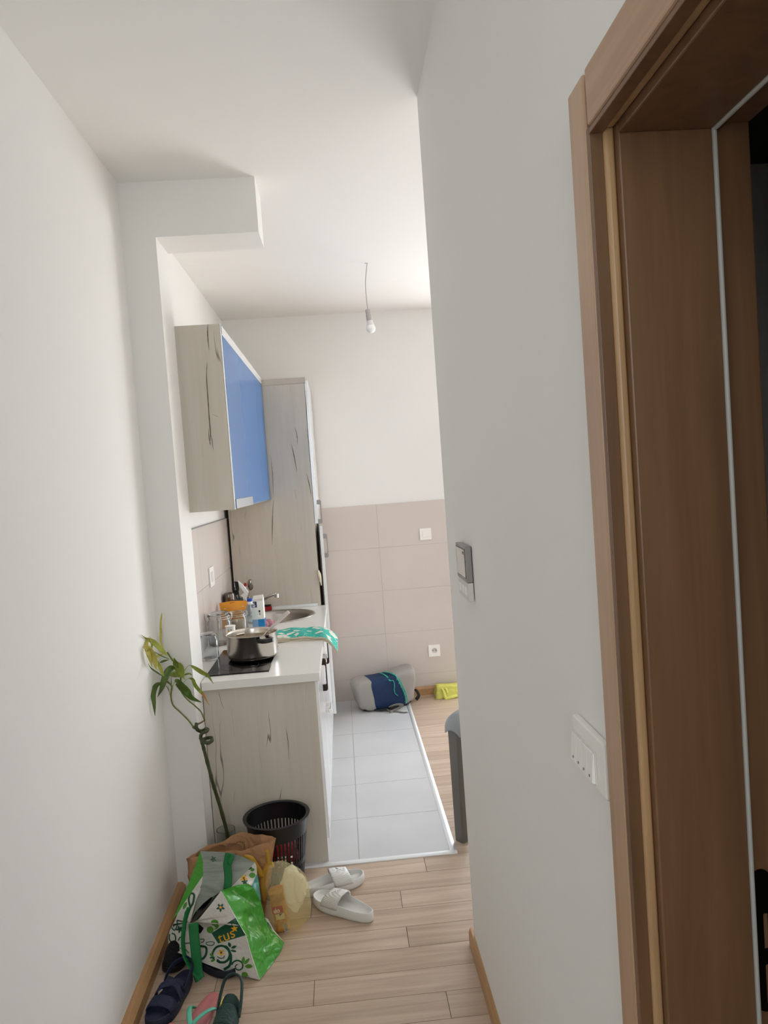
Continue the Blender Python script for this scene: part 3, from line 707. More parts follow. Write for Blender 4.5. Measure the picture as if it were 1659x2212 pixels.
# PET bottle
BC = Vector((-.517, 3.85, ZT))
t = thing('plastic_bottle', 'clear plastic water bottle with blue cap on the worktop behind the pot', 'bottle', BC)
bm = bmesh.new(); prof = [(0, .004), (.024, 0), (.034, .006)]
for k in range(9): prof += [(.036, .014+k*.011), (.0338, .0195+k*.011)]
prof += [(.037, .118), (.0365, .13), (.030, .152), (.018, .174), (.0125, .184), (.0125, .196), (0, .196)]
lathe(bm, prof, BC, 32); obj('bottle_body', bm, PETM, t, smooth=True)
bm = bmesh.new(); lathe(bm, [(0, .1935), (.0145, .1935), (.0145, .206), (.013, .2075), (0, .2075)], BC, 24); obj('cap', bm, mat('blue_cap', '1740b0', .4), t, smooth=True, auto=.6)
bm = bmesh.new(); lathe(bm, [(.0128, .176), (.0135, .177), (.0135, .192), (.0128, .193)], BC, 24, close=True); obj('neck_ring', bm, WHITEM, t, smooth=True)
# milk carton
KC = Vector((-.503, 4.06, ZT))
t = thing('milk_carton', 'opened white and blue milk carton standing between bottle and sink', 'carton', KC)
bm = bmesh.new()
h_ = .165; wv = .032
v0 = [KC+Vector((sx_*wv, sy_*wv, 0)) for sx_, sy_ in ((-1, -1), (1, -1), (1, 1), (-1, 1))]
v1 = [p+Vector((0, 0, h_)) for p in v0]
b0_ = [bm.verts.new(p) for p in v0]; b1_ = [bm.verts.new(p) for p in v1]
bm.faces.new(b0_)
for i in range(4): bm.faces.new((b0_[i], b0_[(i+1) % 4], b1_[(i+1) % 4], b1_[i]))
# opened top: front flap low, right flap standing up, back flap up
f1 = [bm.verts.new(p) for p in (KC+Vector((wv+.004, -wv+.006, h_+.034)), KC+Vector((wv-.002, wv, h_+.012)))]
bm.faces.new((b1_[1], b1_[2], f1[1], f1[0]))
f2 = [bm.verts.new(p) for p in (KC+Vector((-wv*.8, wv+.006, h_+.018)), KC+Vector((wv*.8, wv+.008, h_+.022)))]
bm.faces.new((b1_[2], b1_[3], f2[0], f2[1]))
obj('carton_body', bm, WHITEM, t, solid=.001)
bm = BX(KC.x-wv-.0008, KC.x+wv+.0008, KC.y-wv-.0008, KC.y+wv, ZT+.0, ZT+.062); obj('blue_band', bm, mat('carton_blue', '1d84c4', .35, vary=.2, vscale=30), t)
bm = BX(KC.x-.032, KC.x-.002, KC.y-wv-.001, KC.y-wv-.0006, ZT+.128, ZT+.161); obj('navy_label', bm, mat('navy_print', '14295e', .4), t)
bm = bmesh.new(); text_into(bm, '5', .032, (KC.x-.024, KC.y-wv-.0013, ZT+.1335), (1, 0, 0), (0, 0, 1), offset=.0); obj('number', bm, WHITEM, t)
bm = bmesh.new(); box(bm, KC.x+.006, KC.x+.014, KC.y-wv-.0013, KC.y-wv-.0006, ZT+.100, ZT+.112); box(bm, KC.x+.008, KC.x+.014, KC.y-wv-.0013, KC.y-wv-.0006, ZT+.088, ZT+.094); obj('dark_marks', bm, BLACK, t)
# thermos
TC = Vector((-.700, 4.32, ZT))
t = thing('vacuum_flask', 'dark steel vacuum flask against the kitchen wall behind the orange packet', 'flask', TC)
bm = bmesh.new(); lathe(bm, [(0, 0), (.033, 0), (.035, .004), (.035, .115), (.033, .12), (.033, .124), (0, .124)], TC, 32); obj('flask_body', bm, mat('black_steel', '2c2826', .25, .8), t, smooth=True, auto=.6)
bm = bmesh.new(); lathe(bm, [(.033, .124), (.034, .126), (.034, .165), (.031, .176), (.022, .182), (0, .183)], TC, 32); obj('cup_lid', bm, mat('smoked_steel', '6d655f', .18, 1.), t, smooth=True, auto=.7)
# utensil holder and its utensils
UC = Vector((-.650, 4.52, ZT))
t = thing('utensil_holder', 'grey translucent utensil holder by the tall cabinet corner', 'holder', UC)
bm = bmesh.new(); lathe(bm, [(0, 0), (.040, 0), (.045, .11), (.047, .112), (.045, .112), (.043, .11), (.038, .004), (0, .004)], UC, 30); obj('holder_body', bm, film_mat('smoke_plastic', '9a9c9b', .55, .2, .1), t, smooth=True, auto=.8)
def utensil(name, label, p0, p1, head, m, r=.004, mh=None, cat='utensil'):
    p0, p1 = Vector(p0), Vector(p1); t = thing(name, label, cat, p0, group=None)
    bm = bmesh.new(); tube(bm, [p0, p0.lerp(p1, .5), p1], [r*.8, r, r], 8); obj('grip', bm, m, t, smooth=True)
    a = (p1-p0).normalized()
    bm = bmesh.new()
    if head == 'spoon': ball(bm, p1+a*.028, 1, sc=(.019, .006, .034), n=16)
    elif head == 'fork':
        prism(bm, [p1+Vector((x, 0, z)) for x, z in ((-.012, 0), (.012, 0), (.016, .03), (-.016, .03))], (0, .004, 0))
        for k in range(5): box(bm, p1.x-.016+k*.007, p1.x-.012+k*.007, p1.y, p1.y+.004, p1.z+.03, p1.z+.05)
    elif head == 'turner': prism(bm, [p1+Vector((x, 0, z)) for x, z in ((-.008, -.005), (.010, -.005), (.008, .05), (-.016, .055))], (0, .005, 0))
    elif head == 'cap': tube(bm, [p1, p1+a*.02], .008, 12)
    obj('head', bm, mh or m, t, smooth=head == 'spoon'); return t
BW = (UC.x, UC.y, ZT+.006)
utensil('spoon', 'steel serving spoon standing on the right in the utensil holder', (-.63, 4.52, ZT+.006), (-.598, 4.50, .985), 'spoon', mat('shiny_dark_steel', '8a8178', .15, 1.), .004)
utensil('pasta_server', 'black toothed pasta server standing in the utensil holder', (-.655, 4.51, ZT+.006), (-.688, 4.50, .955), 'fork', BLACK, .005)
utensil('turner', 'black slotted turner standing at the back of the utensil holder', (-.66, 4.54, ZT+.006), (-.680, 4.545, .98), 'turner', BLACK, .005)
utensil('kitchen_brush', 'red tipped white handle standing in the utensil holder', (-.64, 4.535, ZT+.006), (-.630, 4.54, 1.0), 'cap', WHITEM, .006, mat('red_plastic', 'b3212b', .4))
# white folded paper leaning from the holder towards the carton
t = thing('paper_wrapper', 'crumpled white wrapper sticking up between the flask and carton', 'wrapper', (-.625, 4.44, .93))
bm = bmesh.new(); q = [at(470+x/11.06, 1250+y/11.06, 4.40) for x, y in ((480, 55), (600, 150), (740, 330), (715, 400), (700, 430), (560, 230), (530, 200))]
prism(bm, q, (0, .012, .002)); obj('wrapper', bm, mat('white_foil', 'e9ebee', .25, bump=.3, bscale=40), t, bevel=.001)
bm = bmesh.new(); q = [at(470+x/11.06, 1250+y/11.06, 4.405) for x, y in ((640, 330), (700, 430), (690, 545), (560, 400))]; prism(bm, q, (0, .008, 0)); obj('lower_fold', bm, WHITEM, t)
bm = bmesh.new(); tube(bm, [(-.635, 4.50, ZT+.006), (-.63, 4.47, .90), at(525, 1290, 4.41)], .003, 8); obj('stick', bm, WHITEM, t)
# dish sponge and red box behind the sink, pink cloth
t = thing('dish_sponge', 'red scouring sponge with black pad on the worktop behind the sink', 'sponge', (-.53, 4.665, ZT))
obj('foam', BX(-.575, -.492, 4.648, 4.684, ZT, ZT+.026), mat('red_foam', 'a3262c', .9, bump=.3, bscale=120), t, bevel=.004)
obj('pad', BX(-.575, -.495, 4.650, 4.683, ZT+.026, ZT+.036), mat('black_pad', '201f1f', .95), t, bevel=.003)
bm = bmesh.new(); random.seed(11)
for k, (x, y, r) in enumerate([(-.478, 4.08, .022), (-.455, 4.10, .024), (-.437, 4.115, .018), (-.465, 4.125, .02)]): ball(bm, (x, y, ZT+.5*r+.012), r, sc=(1.1, .9, 1.0))
for v in bm.verts:
    v.co += Vector((1, 1, 1))*.004*noise.noise(v.co*60); v.co.z = max(v.co.z, ZT)
tag(obj('dish_cloth', bm, mat('pink_cloth', 'b4808a', .9, bump=.5, bscale=80), smooth=True), 'crumpled pink dish cloth beside the carton at the sink edge', 'cloth')
# knife
t = thing('table_knife', 'small steel knife lying on the worktop behind the folded towel', 'knife', (-.30, 3.955, ZT))
bm = bmesh.new(); prism(bm, [(-.325, 3.93, ZT), (-.285, 3.963, ZT), (-.272, 3.972, ZT), (-.283, 3.957, ZT), (-.322, 3.924, ZT)], (0, 0, .002)); obj('blade', bm, STEEL, t)
bm = bmesh.new(); tube(bm, [(-.325, 3.927, ZT+.003), (-.372, 3.888, ZT+.003)], .003, 8); obj('grip', bm, STEEL, t)
# towel
def towel():
    t = thing('kitchen_towel', 'folded teal and cream kitchen towel hanging over the worktop edge', 'towel', (-.26, 3.76, ZT))
    n_u, n_v = 40, 16
    def top(u, v, lift):
        x = -.385+u*.325; y = 3.655+v*.235+.02*math.sin(u*5)+(1-v)*(-.02*u)
        z = ZT+.002+lift*(1-.25*u)*(.35+.65*math.sin(PI*(.15+.7*v))**.5)*(.9+.12*math.sin(u*17+v*4))
        if x > -.15:
            e = (x+.15)/.09; z -= .055*e*e*(1.2-.4*v)+.008*e; x = -.15+(x+.15)*(.85)
        return Vector((x, y, z))
    for nm, lift, m, vv in (('lower_fold', .016, TEAL, (0., .93)), ('upper_fold', .030, TEAL, (.0, 1.))):
        bm = bmesh.new(); base = 0.002 if nm == 'lower_fold' else .017
        gt = [[bm.verts.new(top(i/n_u, vv[0]+(vv[1]-vv[0])*j/n_v, lift)+Vector((0, 0, 0))) for i in range(n_u+1)] for j in range(n_v+1)]
        gb = [[bm.verts.new(Vector((p.co.x, p.co.y, max(p.co.z-(.013 if lift > .02 else .012), p.co.z-.013)))) for p in row] for row in gt]
        for j in range(n_v):
            for i in range(n_u):
                bm.faces.new((gt[j][i], gt[j][i+1], gt[j+1][i+1], gt[j+1][i])); bm.faces.new((gb[j][i], gb[j+1][i], gb[j+1][i+1], gb[j][i+1]))
        edge = [g for g in gt[0]]; eb = gb[0]
        for i in range(n_u):
            f = bm.faces.new((gt[0][i], gb[0][i], gb[0][i+1], gt[0][i+1])); f.material_index = 1
            bm.faces.new((gt[-1][i], gt[-1][i+1], gb[-1][i+1], gb[-1][i]))
        for j in range(n_v):
            bm.faces.new((gt[j][0], gt[j+1][0], gb[j+1][0], gb[j][0])); f = bm.faces.new((gt[j][-1], gb[j][-1], gb[j+1][-1], gt[j+1][-1])); f.material_index = 1
        obj(nm, bm, [m, CREAM], t, smooth=True, auto=1.)
def teal_mat():
    m = bpy.data.materials.new('teal_printed_cloth'); m.use_nodes = True; n = m.node_tree; L = n.links.new; b = n.nodes['Principled BSDF']; b.inputs['Roughness'].default_value = .9
    t = n.nodes.new('ShaderNodeTexCoord'); v = n.nodes.new('ShaderNodeTexVoronoi'); v.inputs['Scale'].default_value = 30; L(t.outputs['Object'], v.inputs[0])
    r = n.nodes.new('ShaderNodeValToRGB'); r.color_ramp.interpolation = 'CONSTANT'
    e = r.color_ramp.elements; e[0].position = 0; e[0].color = lin('1fa493'); e[1].position = .66; e[1].color = lin('d9d3c4')
    L(v.outputs['Color'], r.inputs[0])
    v2 = n.nodes.new('ShaderNodeTexVoronoi'); v2.feature = 'DISTANCE_TO_EDGE'; v2.inputs['Scale'].default_value = 30; L(t.outputs['Object'], v2.inputs[0])
    g = n.nodes.new('ShaderNodeMath'); g.operation = 'LESS_THAN'; g.inputs[1].default_value = .03; L(v2.outputs[0], g.inputs[0])
    mx = n.nodes.new('ShaderNodeMix'); mx.data_type = 'RGBA'; mx.inputs[7].default_value = lin('7fc9bd'); L(g.outputs[0], mx.inputs[0]); L(r.outputs[0], mx.inputs[6]); L(mx.outputs[2], b.inputs['Base Color']); return m
TEAL = teal_mat(); CREAM = mat('cream_terry', 'd2c6b0', .95, bump=.5, bscale=300)
towel()

# ------------------------------------------------------------------ things on the floor
# laundry-style waste basket
KB = Vector((-.349, 2.868, 0))
t = thing('waste_basket', 'black slatted plastic waste basket standing against the pale oak end panel', 'basket', KB)
HB, RT, RB = .292, .121, .086
def br(z): return RB+(RT-RB)*z/HB
bm = bmesh.new()
lathe(bm, [(br(.236), .236), (br(.296), .296), (RT+.010, .300), (RT+.011, .304), (RT-.001, .305), (RT-.004, .302), (br(.296)-.0025, .296), (br(.236)-.0025, .236)], KB, 56, close=True)
obj('rim', bm, BLACK, t, smooth=True, auto=.7)
bm = bmesh.new()
for za, zb in ((0., .03), (.118, .138)):
    lathe(bm, [(br(za), za), (br(zb), zb), (br(zb)-.0025, zb), (br(za)-.0025, za)], KB, 56, close=True)
lathe(bm, [(0, .001), (br(0)-.0026, .001), (br(0)-.0026, .004), (0, .004)], KB, 56)
NS = 48
for k in range(NS):
    a0 = 2*PI*(k-.29)/NS; a1 = 2*PI*(k+.29)/NS
    for za, zb in ((.028, .12), (.136, .238)):
        vs = []
        for z in (za, zb):
            for rr_ in (br(z), br(z)-.0025):
                for a in (a0, a1): vs.append(bm.verts.new(KB+Vector((rr_*math.cos(a), rr_*math.sin(a), z))))
        for f in ((0, 1, 5, 4), (2, 6, 7, 3), (0, 4, 6, 2), (1, 3, 7, 5)): bm.faces.new([vs[i] for i in f])
obj('slatted_wall', bm, BLACK, t)
# red crisp packet and paper inside the basket
RED = mat('red_foil', 'b01826', .35, bump=.5, bscale=30)
def crumple(c, r, sc=(1, 1, 1), amp=.35, seed=0, fr=1.6, n=20):
    bm = bmesh.new(); bmesh.ops.create_icosphere(bm, subdivisions=3, radius=1)
    for v in bm.verts:
        k = 1+amp*noise.noise(v.co*fr+Vector((seed, 0, 0)))+amp*.5*abs(noise.noise(v.co*fr*2.5+Vector((0, seed, 0))))
        v.co = Vector((v.co.x*sc[0]*k*r, v.co.y*sc[1]*k*r, v.co.z*sc[2]*k*r))+Vector(c)
    return bm
rb = obj('crisp_packet', crumple((-.335, 2.845, .165), .062, (1., .8, 1.), .3, 3), [RED]); tag(rb, 'crumpled red packet with white print inside the black waste basket', 'packet')
bm = bmesh.new(); random.seed(5)
for k in range(14):
    a = -2.0+k*.075; r_ = .0
for row in range(4):
    for k in range(6):
        if random.random() < .8:
            x = -.352+k*.011; z = .135+row*.012; box(bm, x, x+.007+random.random()*.003, 2.775, 2.777, z, z+.006)
obj('white_print', bm, WHITEM, rb)
bm = bmesh.new(); ap = Vector((-.372, 2.83, .275)); pts = [(-.392, 2.83, .232), (-.375, 2.85, .238), (-.355, 2.855, .242), (-.350, 2.83, .195), (-.385, 2.82, .192)]
q = [bm.verts.new(p) for p in pts]; c_ = bm.verts.new((-.366, 2.82, .218)); c2 = bm.verts.new((-.37, 2.87, .19))
for i in range(5): bm.faces.new((q[i], q[(i+1) % 5], c_)); bm.faces.new((q[(i+1) % 5], q[i], c2))
tag(obj('plastic_wrapper', bm, mat('pink_foil', 'c4344a', .3), solid=.001), 'small pink red wrapper on top of the rubbish in the basket', 'wrapper')
tag(obj('paper_ball', crumple((-.335, 2.865, .062), .052, (1.1, 1, .8), .3, 8), mat('violet_grey_paper', '59566a', .7)), 'crumpled grey violet paper at the bottom of the basket', 'paper')

# glass vase with the twisted bamboo
VC = Vector((-.572, 2.975, 0))
t = thing('glass_vase', 'tall clear glass vase holding the bamboo beside the oak end panel', 'vase', VC)
bm = bmesh.new(); lathe(bm, [(0, 0), (.034, 0), (.036, .004), (.038, .215), (.0355, .215), (.0335, .012), (0, .010)], VC, 32); obj('vase_body', bm, GLASS, t, smooth=True, auto=.9)
STEM = mat('bamboo_stem', '3e4526', .45, vary=.25, vscale=30); TWIG = mat('twig_green', '66702f', .5, vary=.2, vscale=40); BARK = mat('cut_twig_brown', '7a6249', .8)
LEAF = [mat('leaf_dark', '4c6424', .45, vary=.18, vscale=30, stretch=(1, 1, .1)), mat('leaf_mid', '7d8c34', .45, vary=.18, vscale=30), mat('leaf_light', 'a9b052', .5, vary=.15, vscale=30), mat('leaf_yellow', 'c2b860', .5, vary=.15, vscale=30)]
TIP = mat('leaf_dry_tip', 'c48c3c', .6)
bt = thing('lucky_bamboo', 'twisted bamboo with thin drooping leaves leaning to the left wall', 'plant', (-.572, 2.975, .012))
YP = 2.865
L2 = lambda x, y, Y=YP: at(280+x/3.95, 1300+y/3.95, Y, -.753)
def stemtube(name, pts, r, m, nodes=True, sm=6):
    bm = bmesh.new(); P_ = spline(pts, sm)
    for i in range(len(P_)): pass
    rr = []
    n_ = len(P_)
    tube(bm, P_, [ (r[0] + (r[1]-r[0])*i/(n_-1))*(1.16 if i % 4 == 0 else 1.) for i in range(n_)], 10)
    return obj(name, bm, m, bt, smooth=True)
st = [Vector((-.572, 2.972, .013)), Vector((-.566, 2.955, .12)), L2(835, 1990, 2.93), L2(770, 1740, 2.90), L2(720, 1580, 2.88), L2(680, 1430, 2.87), L2(632, 1250, YP), L2(615, 1190, YP)]
stemtube('stem', st, (.0078, .0066), STEM)
lp = [L2(615, 1190, YP), L2(606, 1160, YP), L2(625, 1190, YP-.02), L2(665, 1205, YP-.03), L2(702, 1185, YP-.02), L2(695, 1160, YP+.01), L2(655, 1165, YP+.03), L2(615, 1175, YP+.02), L2(608, 1140, YP), L2(625, 1115, YP-.02), L2(650, 1108, YP-.03), L2(665, 1092, YP-.01), L2(650, 1085, YP+.015), L2(625, 1100, YP+.02), L2(590, 1100, YP), L2(568, 1070, YP-.01), L2(573, 1038, YP)]
stemtube('spiral_stem', lp, (.0066, .007), STEM, sm=5)
stemtube('twig', [L2(575, 1080), L2(555, 1078), L2(540, 1065)], (.004, .0045), BARK)
stemtube('twig', [L2(580, 1045), L2(610, 1030), L2(640, 1012)], (.0035, .003), BARK)
stemtube('branch', [L2(545, 1070), L2(500, 1010), L2(430, 940), L2(370, 880), L2(352, 800), L2(358, 720), L2(320, 680)], (.0026, .0034), TWIG)
stemtube('branch', [L2(640, 1012), L2(610, 940), L2(560, 890), L2(490, 830), L2(440, 760), L2(437, 680), L2(430, 600), L2(400, 540), L2(360, 490), L2(320, 430)], (.0026, .0034), TWIG)
L3 = lambda x, y, Y: at(300+x/8.194, 1330+y/8.194, Y, -.755)
def leaf(pts, wpx, mi, Y, tip=False, twist=0., pet=0):
    n_ = len(pts); P_ = [L3(x, y, Y+.03*math.sin(i*1.3+wpx)) for i, (x, y) in enumerate(pts)]
    S = spline(P_, 6); N = len(S); W = wpx/8.194*Y/FPX/2*1.05
    bm = bmesh.new(); prev = None
    view = Vector((0, 1, -.25)).normalized()
    for i, p in enumerate(S):
        t_ = i/(N-1); tv = (S[min(i+1, N-1)]-S[max(i-1, 0)]).normalized(); s = tv.cross(view).normalized()
        s = (s*math.cos(twist*t_)+view*math.sin(twist*t_)).normalized()
        tt = max(0, (t_-pet)/(1-pet)); ww = max(.0008, W*(math.sin(PI*tt**.75)**.8 if 0 < tt < 1 else 0)); nrm = tv.cross(s)
        row = [bm.verts.new(p+s*ww*k+nrm*ww*.35*abs(k)) for k in (-1, -.5, 0, .5, 1)]
        if prev:
            for k in range(4):
                f = bm.faces.new((prev[k], prev[k+1], row[k+1], row[k]))
                if tip and t_ > .78: f.material_index = 1
        prev = row
    return obj('leaf', bm, [LEAF[mi], TIP], bt, smooth=True, solid=.0006)
leaf([(520, 760), (430, 560), (388, 440), (392, 300), (388, 150), (402, 0), (405, -50)], 42, 3, 2.84, pet=.15)
leaf([(510, 720), (400, 600), (280, 480), (160, 410), (40, 335)], 85, 2, 2.76, pet=.03)
leaf([(250, 620), (195, 380), (150, 440), (140, 540), (170, 680), (210, 800), (225, 900)], 75, 3, 2.72, pet=.25)
leaf([(60, 555), (170, 575), (240, 660), (290, 780), (310, 900), (330, 960)], 105, 3, 2.70)
leaf([(450, 670), (300, 730), (235, 800), (230, 900)], 45, 3, 2.76)
leaf([(205, 390), (235, 500), (225, 610)], 45, 1, 2.74)
leaf([(440, 1080), (400, 960), (350, 850), (290, 720)], 62, 2, 2.78)
leaf([(440, 1080), (330, 1010), (220, 930), (165, 850)], 24, 0, 2.76)
leaf([(540, 770), (380, 700), (240, 615)], 16, 0, 2.80)
leaf([(650, 930), (570, 930), (500, 1020), (440, 1160), (400, 1290), (330, 1440)], 120, 0, 2.80, twist=.5)
leaf([(400, 1190), (310, 1240), (262, 1380), (272, 1560), (285, 1770)], 95, 0, 2.76)
leaf([(480, 1240), (520, 1290), (550, 1400)], 18, 1, 2.84)
leaf([(795, 1080), (740, 960), (665, 850), (625, 745)], 150, 1, 2.84)
leaf([(545, 1060), (650, 1040), (770, 1070)], 100, 1, 2.86)
leaf([(740, 1080), (800, 980), (890, 880), (1000, 930), (1130, 1010), (1220, 1060), (1320, 1205)], 70, 1, 2.84, pet=.38)
leaf([(790, 1050), (890, 1025), (945, 1055)], 28, 1, 2.85)
leaf([(770, 1200), (860, 1120), (950, 1125), (1000, 1230), (1080, 1330), (1140, 1400), (1245, 1585)], 62, 1, 2.84, tip=True, pet=.2)
leaf([(590, 1270), (630, 1185), (680, 1165), (780, 1270), (880, 1380), (950, 1460), (1110, 1535)], 135, 0, 2.82, pet=.2)
leaf([(370, 830), (450, 800), (530, 780)], 34, 0, 2.84)
leaf([(575, 1280), (575, 1180), (575, 1090)], 16, 1, 2.84)
leaf([(820, 1130), (770, 1080), (700, 1090)], 30, 2, 2.84)

# brown paper bag
PAP = crumple_bump(mat('kraft_paper', 'b08560', .85, vary=.08, vscale=12), 11., .8, .03)
pb = thing('paper_bag', 'open crumpled brown paper bag between the left wall and the black basket', 'bag', (-.5, 2.73, 0))
def loop_wall(bm, bot, top, n_v=6, seg=8, amp=.006, seed=0, mi=0):
    """closed quad wall between two polygons"""
    m_ = len(bot); B = []; T_ = []
    for i in range(m_):
        for k in range(seg):
            B.append(Vector(bot[i]).lerp(Vector(bot[(i+1) % m_]), k/seg)); T_.append(Vector(top[i]).lerp(Vector(top[(i+1) % m_]), k/seg))
    rows = []
    for j in range(n_v+1):
        r_ = []
        for b, t_ in zip(B, T_):
            p = b.lerp(t_, j/n_v); nn = noise.noise_vector(p*14+Vector((seed, 0, 0)))*amp+noise.noise_vector(p*40)*amp*.4
            if j == 0: nn.z = 0
            r_.append(bm.verts.new(p+nn))
        rows.append(r_)
    N = len(B)
    for j in range(n_v):
        for i in range(N):
            f = bm.faces.new((rows[j][i], rows[j][(i+1) % N], rows[j+1][(i+1) % N], rows[j+1][i])); f.material_index = mi
    f = bm.faces.new(rows[0]); f.material_index = mi
    return rows
bot = [(-.66, 2.70, .004), (-.36, 2.635, .004), (-.365, 2.70, .004), (-.63, 2.83, .004)]
z0_ = lambda x, y, Y: at(280+x/2.9625, 1720+y/2.9625, Y)
top = [z0_(380, 385, 2.70), z0_(935, 268, 2.655), z0_(905, 262, 2.72), z0_(700, 232, 2.86)]
top2 = [z0_(362, 395, 2.70), z0_(560, 352, 2.70), z0_(720, 345, 2.67), z0_(935, 268, 2.645), z0_(900, 255, 2.70), z0_(720, 232, 2.83), z0_(600, 280, 2.84), z0_(440, 345, 2.80)]
bot2 = [(-.668, 2.70, .004), (-.57, 2.67, .004), (-.48, 2.65, .004), (-.40, 2.64, .004), (-.405, 2.69, .004), (-.47, 2.73, .004), (-.58, 2.80, .004), (-.65, 2.82, .004)]
bm = bmesh.new(); loop_wall(bm, bot2, top2, 14, 7, .007, 2); obj('bag_body', bm, PAP, pb, smooth=True, solid=.001)
bm = bmesh.new(); q = [z0_(665, 300, 2.80), z0_(672, 285, 2.80), z0_(700, 275, 2.80), z0_(735, 285, 2.80), z0_(748, 310, 2.79), z0_(742, 345, 2.79)]; tube(bm, q, .004, 8, sm=5, flat=(.010, .0012)); obj('handle', bm, PAP, pb, smooth=True)

# ---- printed reusable shopping bag
c1 = lambda x, y: (340+x/4.879, 1780+y/4.879)
W1 = lambda x, y, Y: at(*c1(x, y), Y)
WHT = mat('woven_white', 'c9c5bd', .5, bump=.35, bscale=120); GRN = crumple_bump(mat('woven_green', '3c962a', .28, vary=.15, vscale=14), 16., .5, .02)
DGR = mat('dark_green_print', '0e4a32', .45); MGR = mat('mid_green_print', '4c8a2c', .45); YEL = mat('yellow_print', 'e0a52a', .45)
INN = mat('bag_inside_grey', '8f958b', .6, bump=.5, bscale=30, vary=.12, vscale=12, stretch=(.3, .3, 2)); STR = mat('green_webbing', '0b6e35', .6, bump=.3, bscale=300)
TEA = mat('teal_print', '2b7f78', .4, bump=.5, bscale=30)
sb = thing('shopping_bag', 'big green and white patterned reusable shopping bag leaning at the left wall', 'bag', (-.5, 2.45, 0))
def panel(name, pts, m, amp=.004, seed=0., tess=3, decals=(), extra=()):
    """pts: (x, y, Y) outline; returns object + bvh; decals: [(polys, material)] laid on its surface"""
    bm = bmesh.new(); vs = [bm.verts.new(W1(*p)) for p in pts]
    for tri in tessellate_polygon([[Vector((x, y, 0)) for x, y, _ in pts]]): bm.faces.new([vs[i] for i in tri])
    bmesh.ops.recalc_face_normals(bm, faces=bm.faces)
    for _ in range(tess): bmesh.ops.subdivide_edges(bm, edges=bm.edges[:], cuts=1, use_grid_fill=True)
    for _ in range(2): bmesh.ops.smooth_vert(bm, verts=[v for v in bm.verts if not v.is_boundary], factor=.5, use_axis_x=True, use_axis_y=True, use_axis_z=True)
    bm.normal_update()
    for v in bm.verts:
        if not v.is_boundary: v.co += v.normal*amp*(noise.noise(v.co*16+Vector((seed, 0, 0)))+.5*noise.noise(v.co*38))
        v.co.z = max(v.co.z, .003)
    tree = BVHTree.FromBMesh(bm); mats = [m]; org = Vector((0, 0, CH))
    for polys, dm, off in decals:
        mats.append(dm); mi = len(mats)-1
        for poly, faces in polys:
            V = []
            for x, y in poly:
                dd = ray(*c1(x, y)).normalized(); hit = tree.ray_cast(org, dd)
                if hit[0] is None:
                    nr = org+dd*2.8
                    for _ in range(4): nr = tree.find_nearest(org+dd*(nr-org).dot(dd))[0]
                    V.append(bm.verts.new(nr-dd*off))
                else: V.append(bm.verts.new(hit[0]-dd*off))
            for fc in faces:
                try: q = bm.faces.new([V[i] for i in fc]); q.material_index = mi
                except ValueError: pass
    return obj(name, bm, mats, sb, smooth=True)
def ribbon(pts, w0, w1=None, n=6):
    P_ = spline([(x, y, 0) for x, y in pts], n); N = len(P_); w1 = w0 if w1 is None else w1; vs = []; fs = []
    for i, p in enumerate(P_):
        t_ = (P_[min(i+1, N-1)]-P_[max(0, i-1)]).normalized(); w_ = w0+(w1-w0)*i/(N-1)
        vs += [(p.x-t_.y*w_/2, p.y+t_.x*w_/2), (p.x+t_.y*w_/2, p.y-t_.x*w_/2)]
    for i in range(N-1): fs.append((2*i, 2*i+1, 2*i+3, 2*i+2))
    return vs, fs
def leafd(x0, y0, x1, y1, w_):
    n_ = 8; dx, dy = x1-x0, y1-y0; l = math.hypot(dx, dy); nx_, ny_ = -dy/l, dx/l; a = []; b = []
    for i in range(n_+1):
        t_ = i/n_; ww = w_/2*math.sin(PI*t_)**.8
        a.append((x0+dx*t_+nx_*ww, y0+dy*t_+ny_*ww)); b.append((x0+dx*t_-nx_*ww, y0+dy*t_-ny_*ww))
    return a+b, [(i, i+1, n_+2+i, n_+1+i) for i in range(n_)]
def disc(x, y, r, ry=None, n=14): ry = ry or r; return [(x, y)]+[(x+r*math.cos(2*PI*i/n), y+ry*math.sin(2*PI*i/n)) for i in range(n)], [(0, 1+i, 1+(i+1) % n) for i in range(n)]
def polyd(pts): return pts, [tuple(range(len(pts)))]
def stard(x, y, r, rot=0.3):
    v = [(x, y)]+[(x+(r if i % 2 == 0 else r*.42)*math.sin(rot+i*PI/5), y-(r if i % 2 == 0 else r*.42)*math.cos(rot+i*PI/5)) for i in range(10)]
    return v, [(0, 1+i, 1+(i+1) % 10) for i in range(10)]
def textd(s, size, ox, oy, ux, uy, offset=0.):
    vs, fs = text_polys(s, size, offset); return [(ox+ux[0]*v.x+uy[0]*v.y, oy+ux[1]*v.x+uy[1]*v.y) for v in vs], fs
def flower(x, y, r, rot=0): return [leafd(x, y, x+r*math.cos(rot+k*2*PI/5), y+r*math.sin(rot+k*2*PI/5), r*.5) for k in range(5)]
def spiral(cx_, cy_, r0, r1, a0, a1, w0, w1): return ribbon([(cx_+(r0+(r1-r0)*k/16)*math.cos(a0+(a1-a0)*k/16), cy_+(r0+(r1-r0)*k/16)*math.sin(a0+(a1-a0)*k/16)) for k in range(17)], w0, w1, 3)
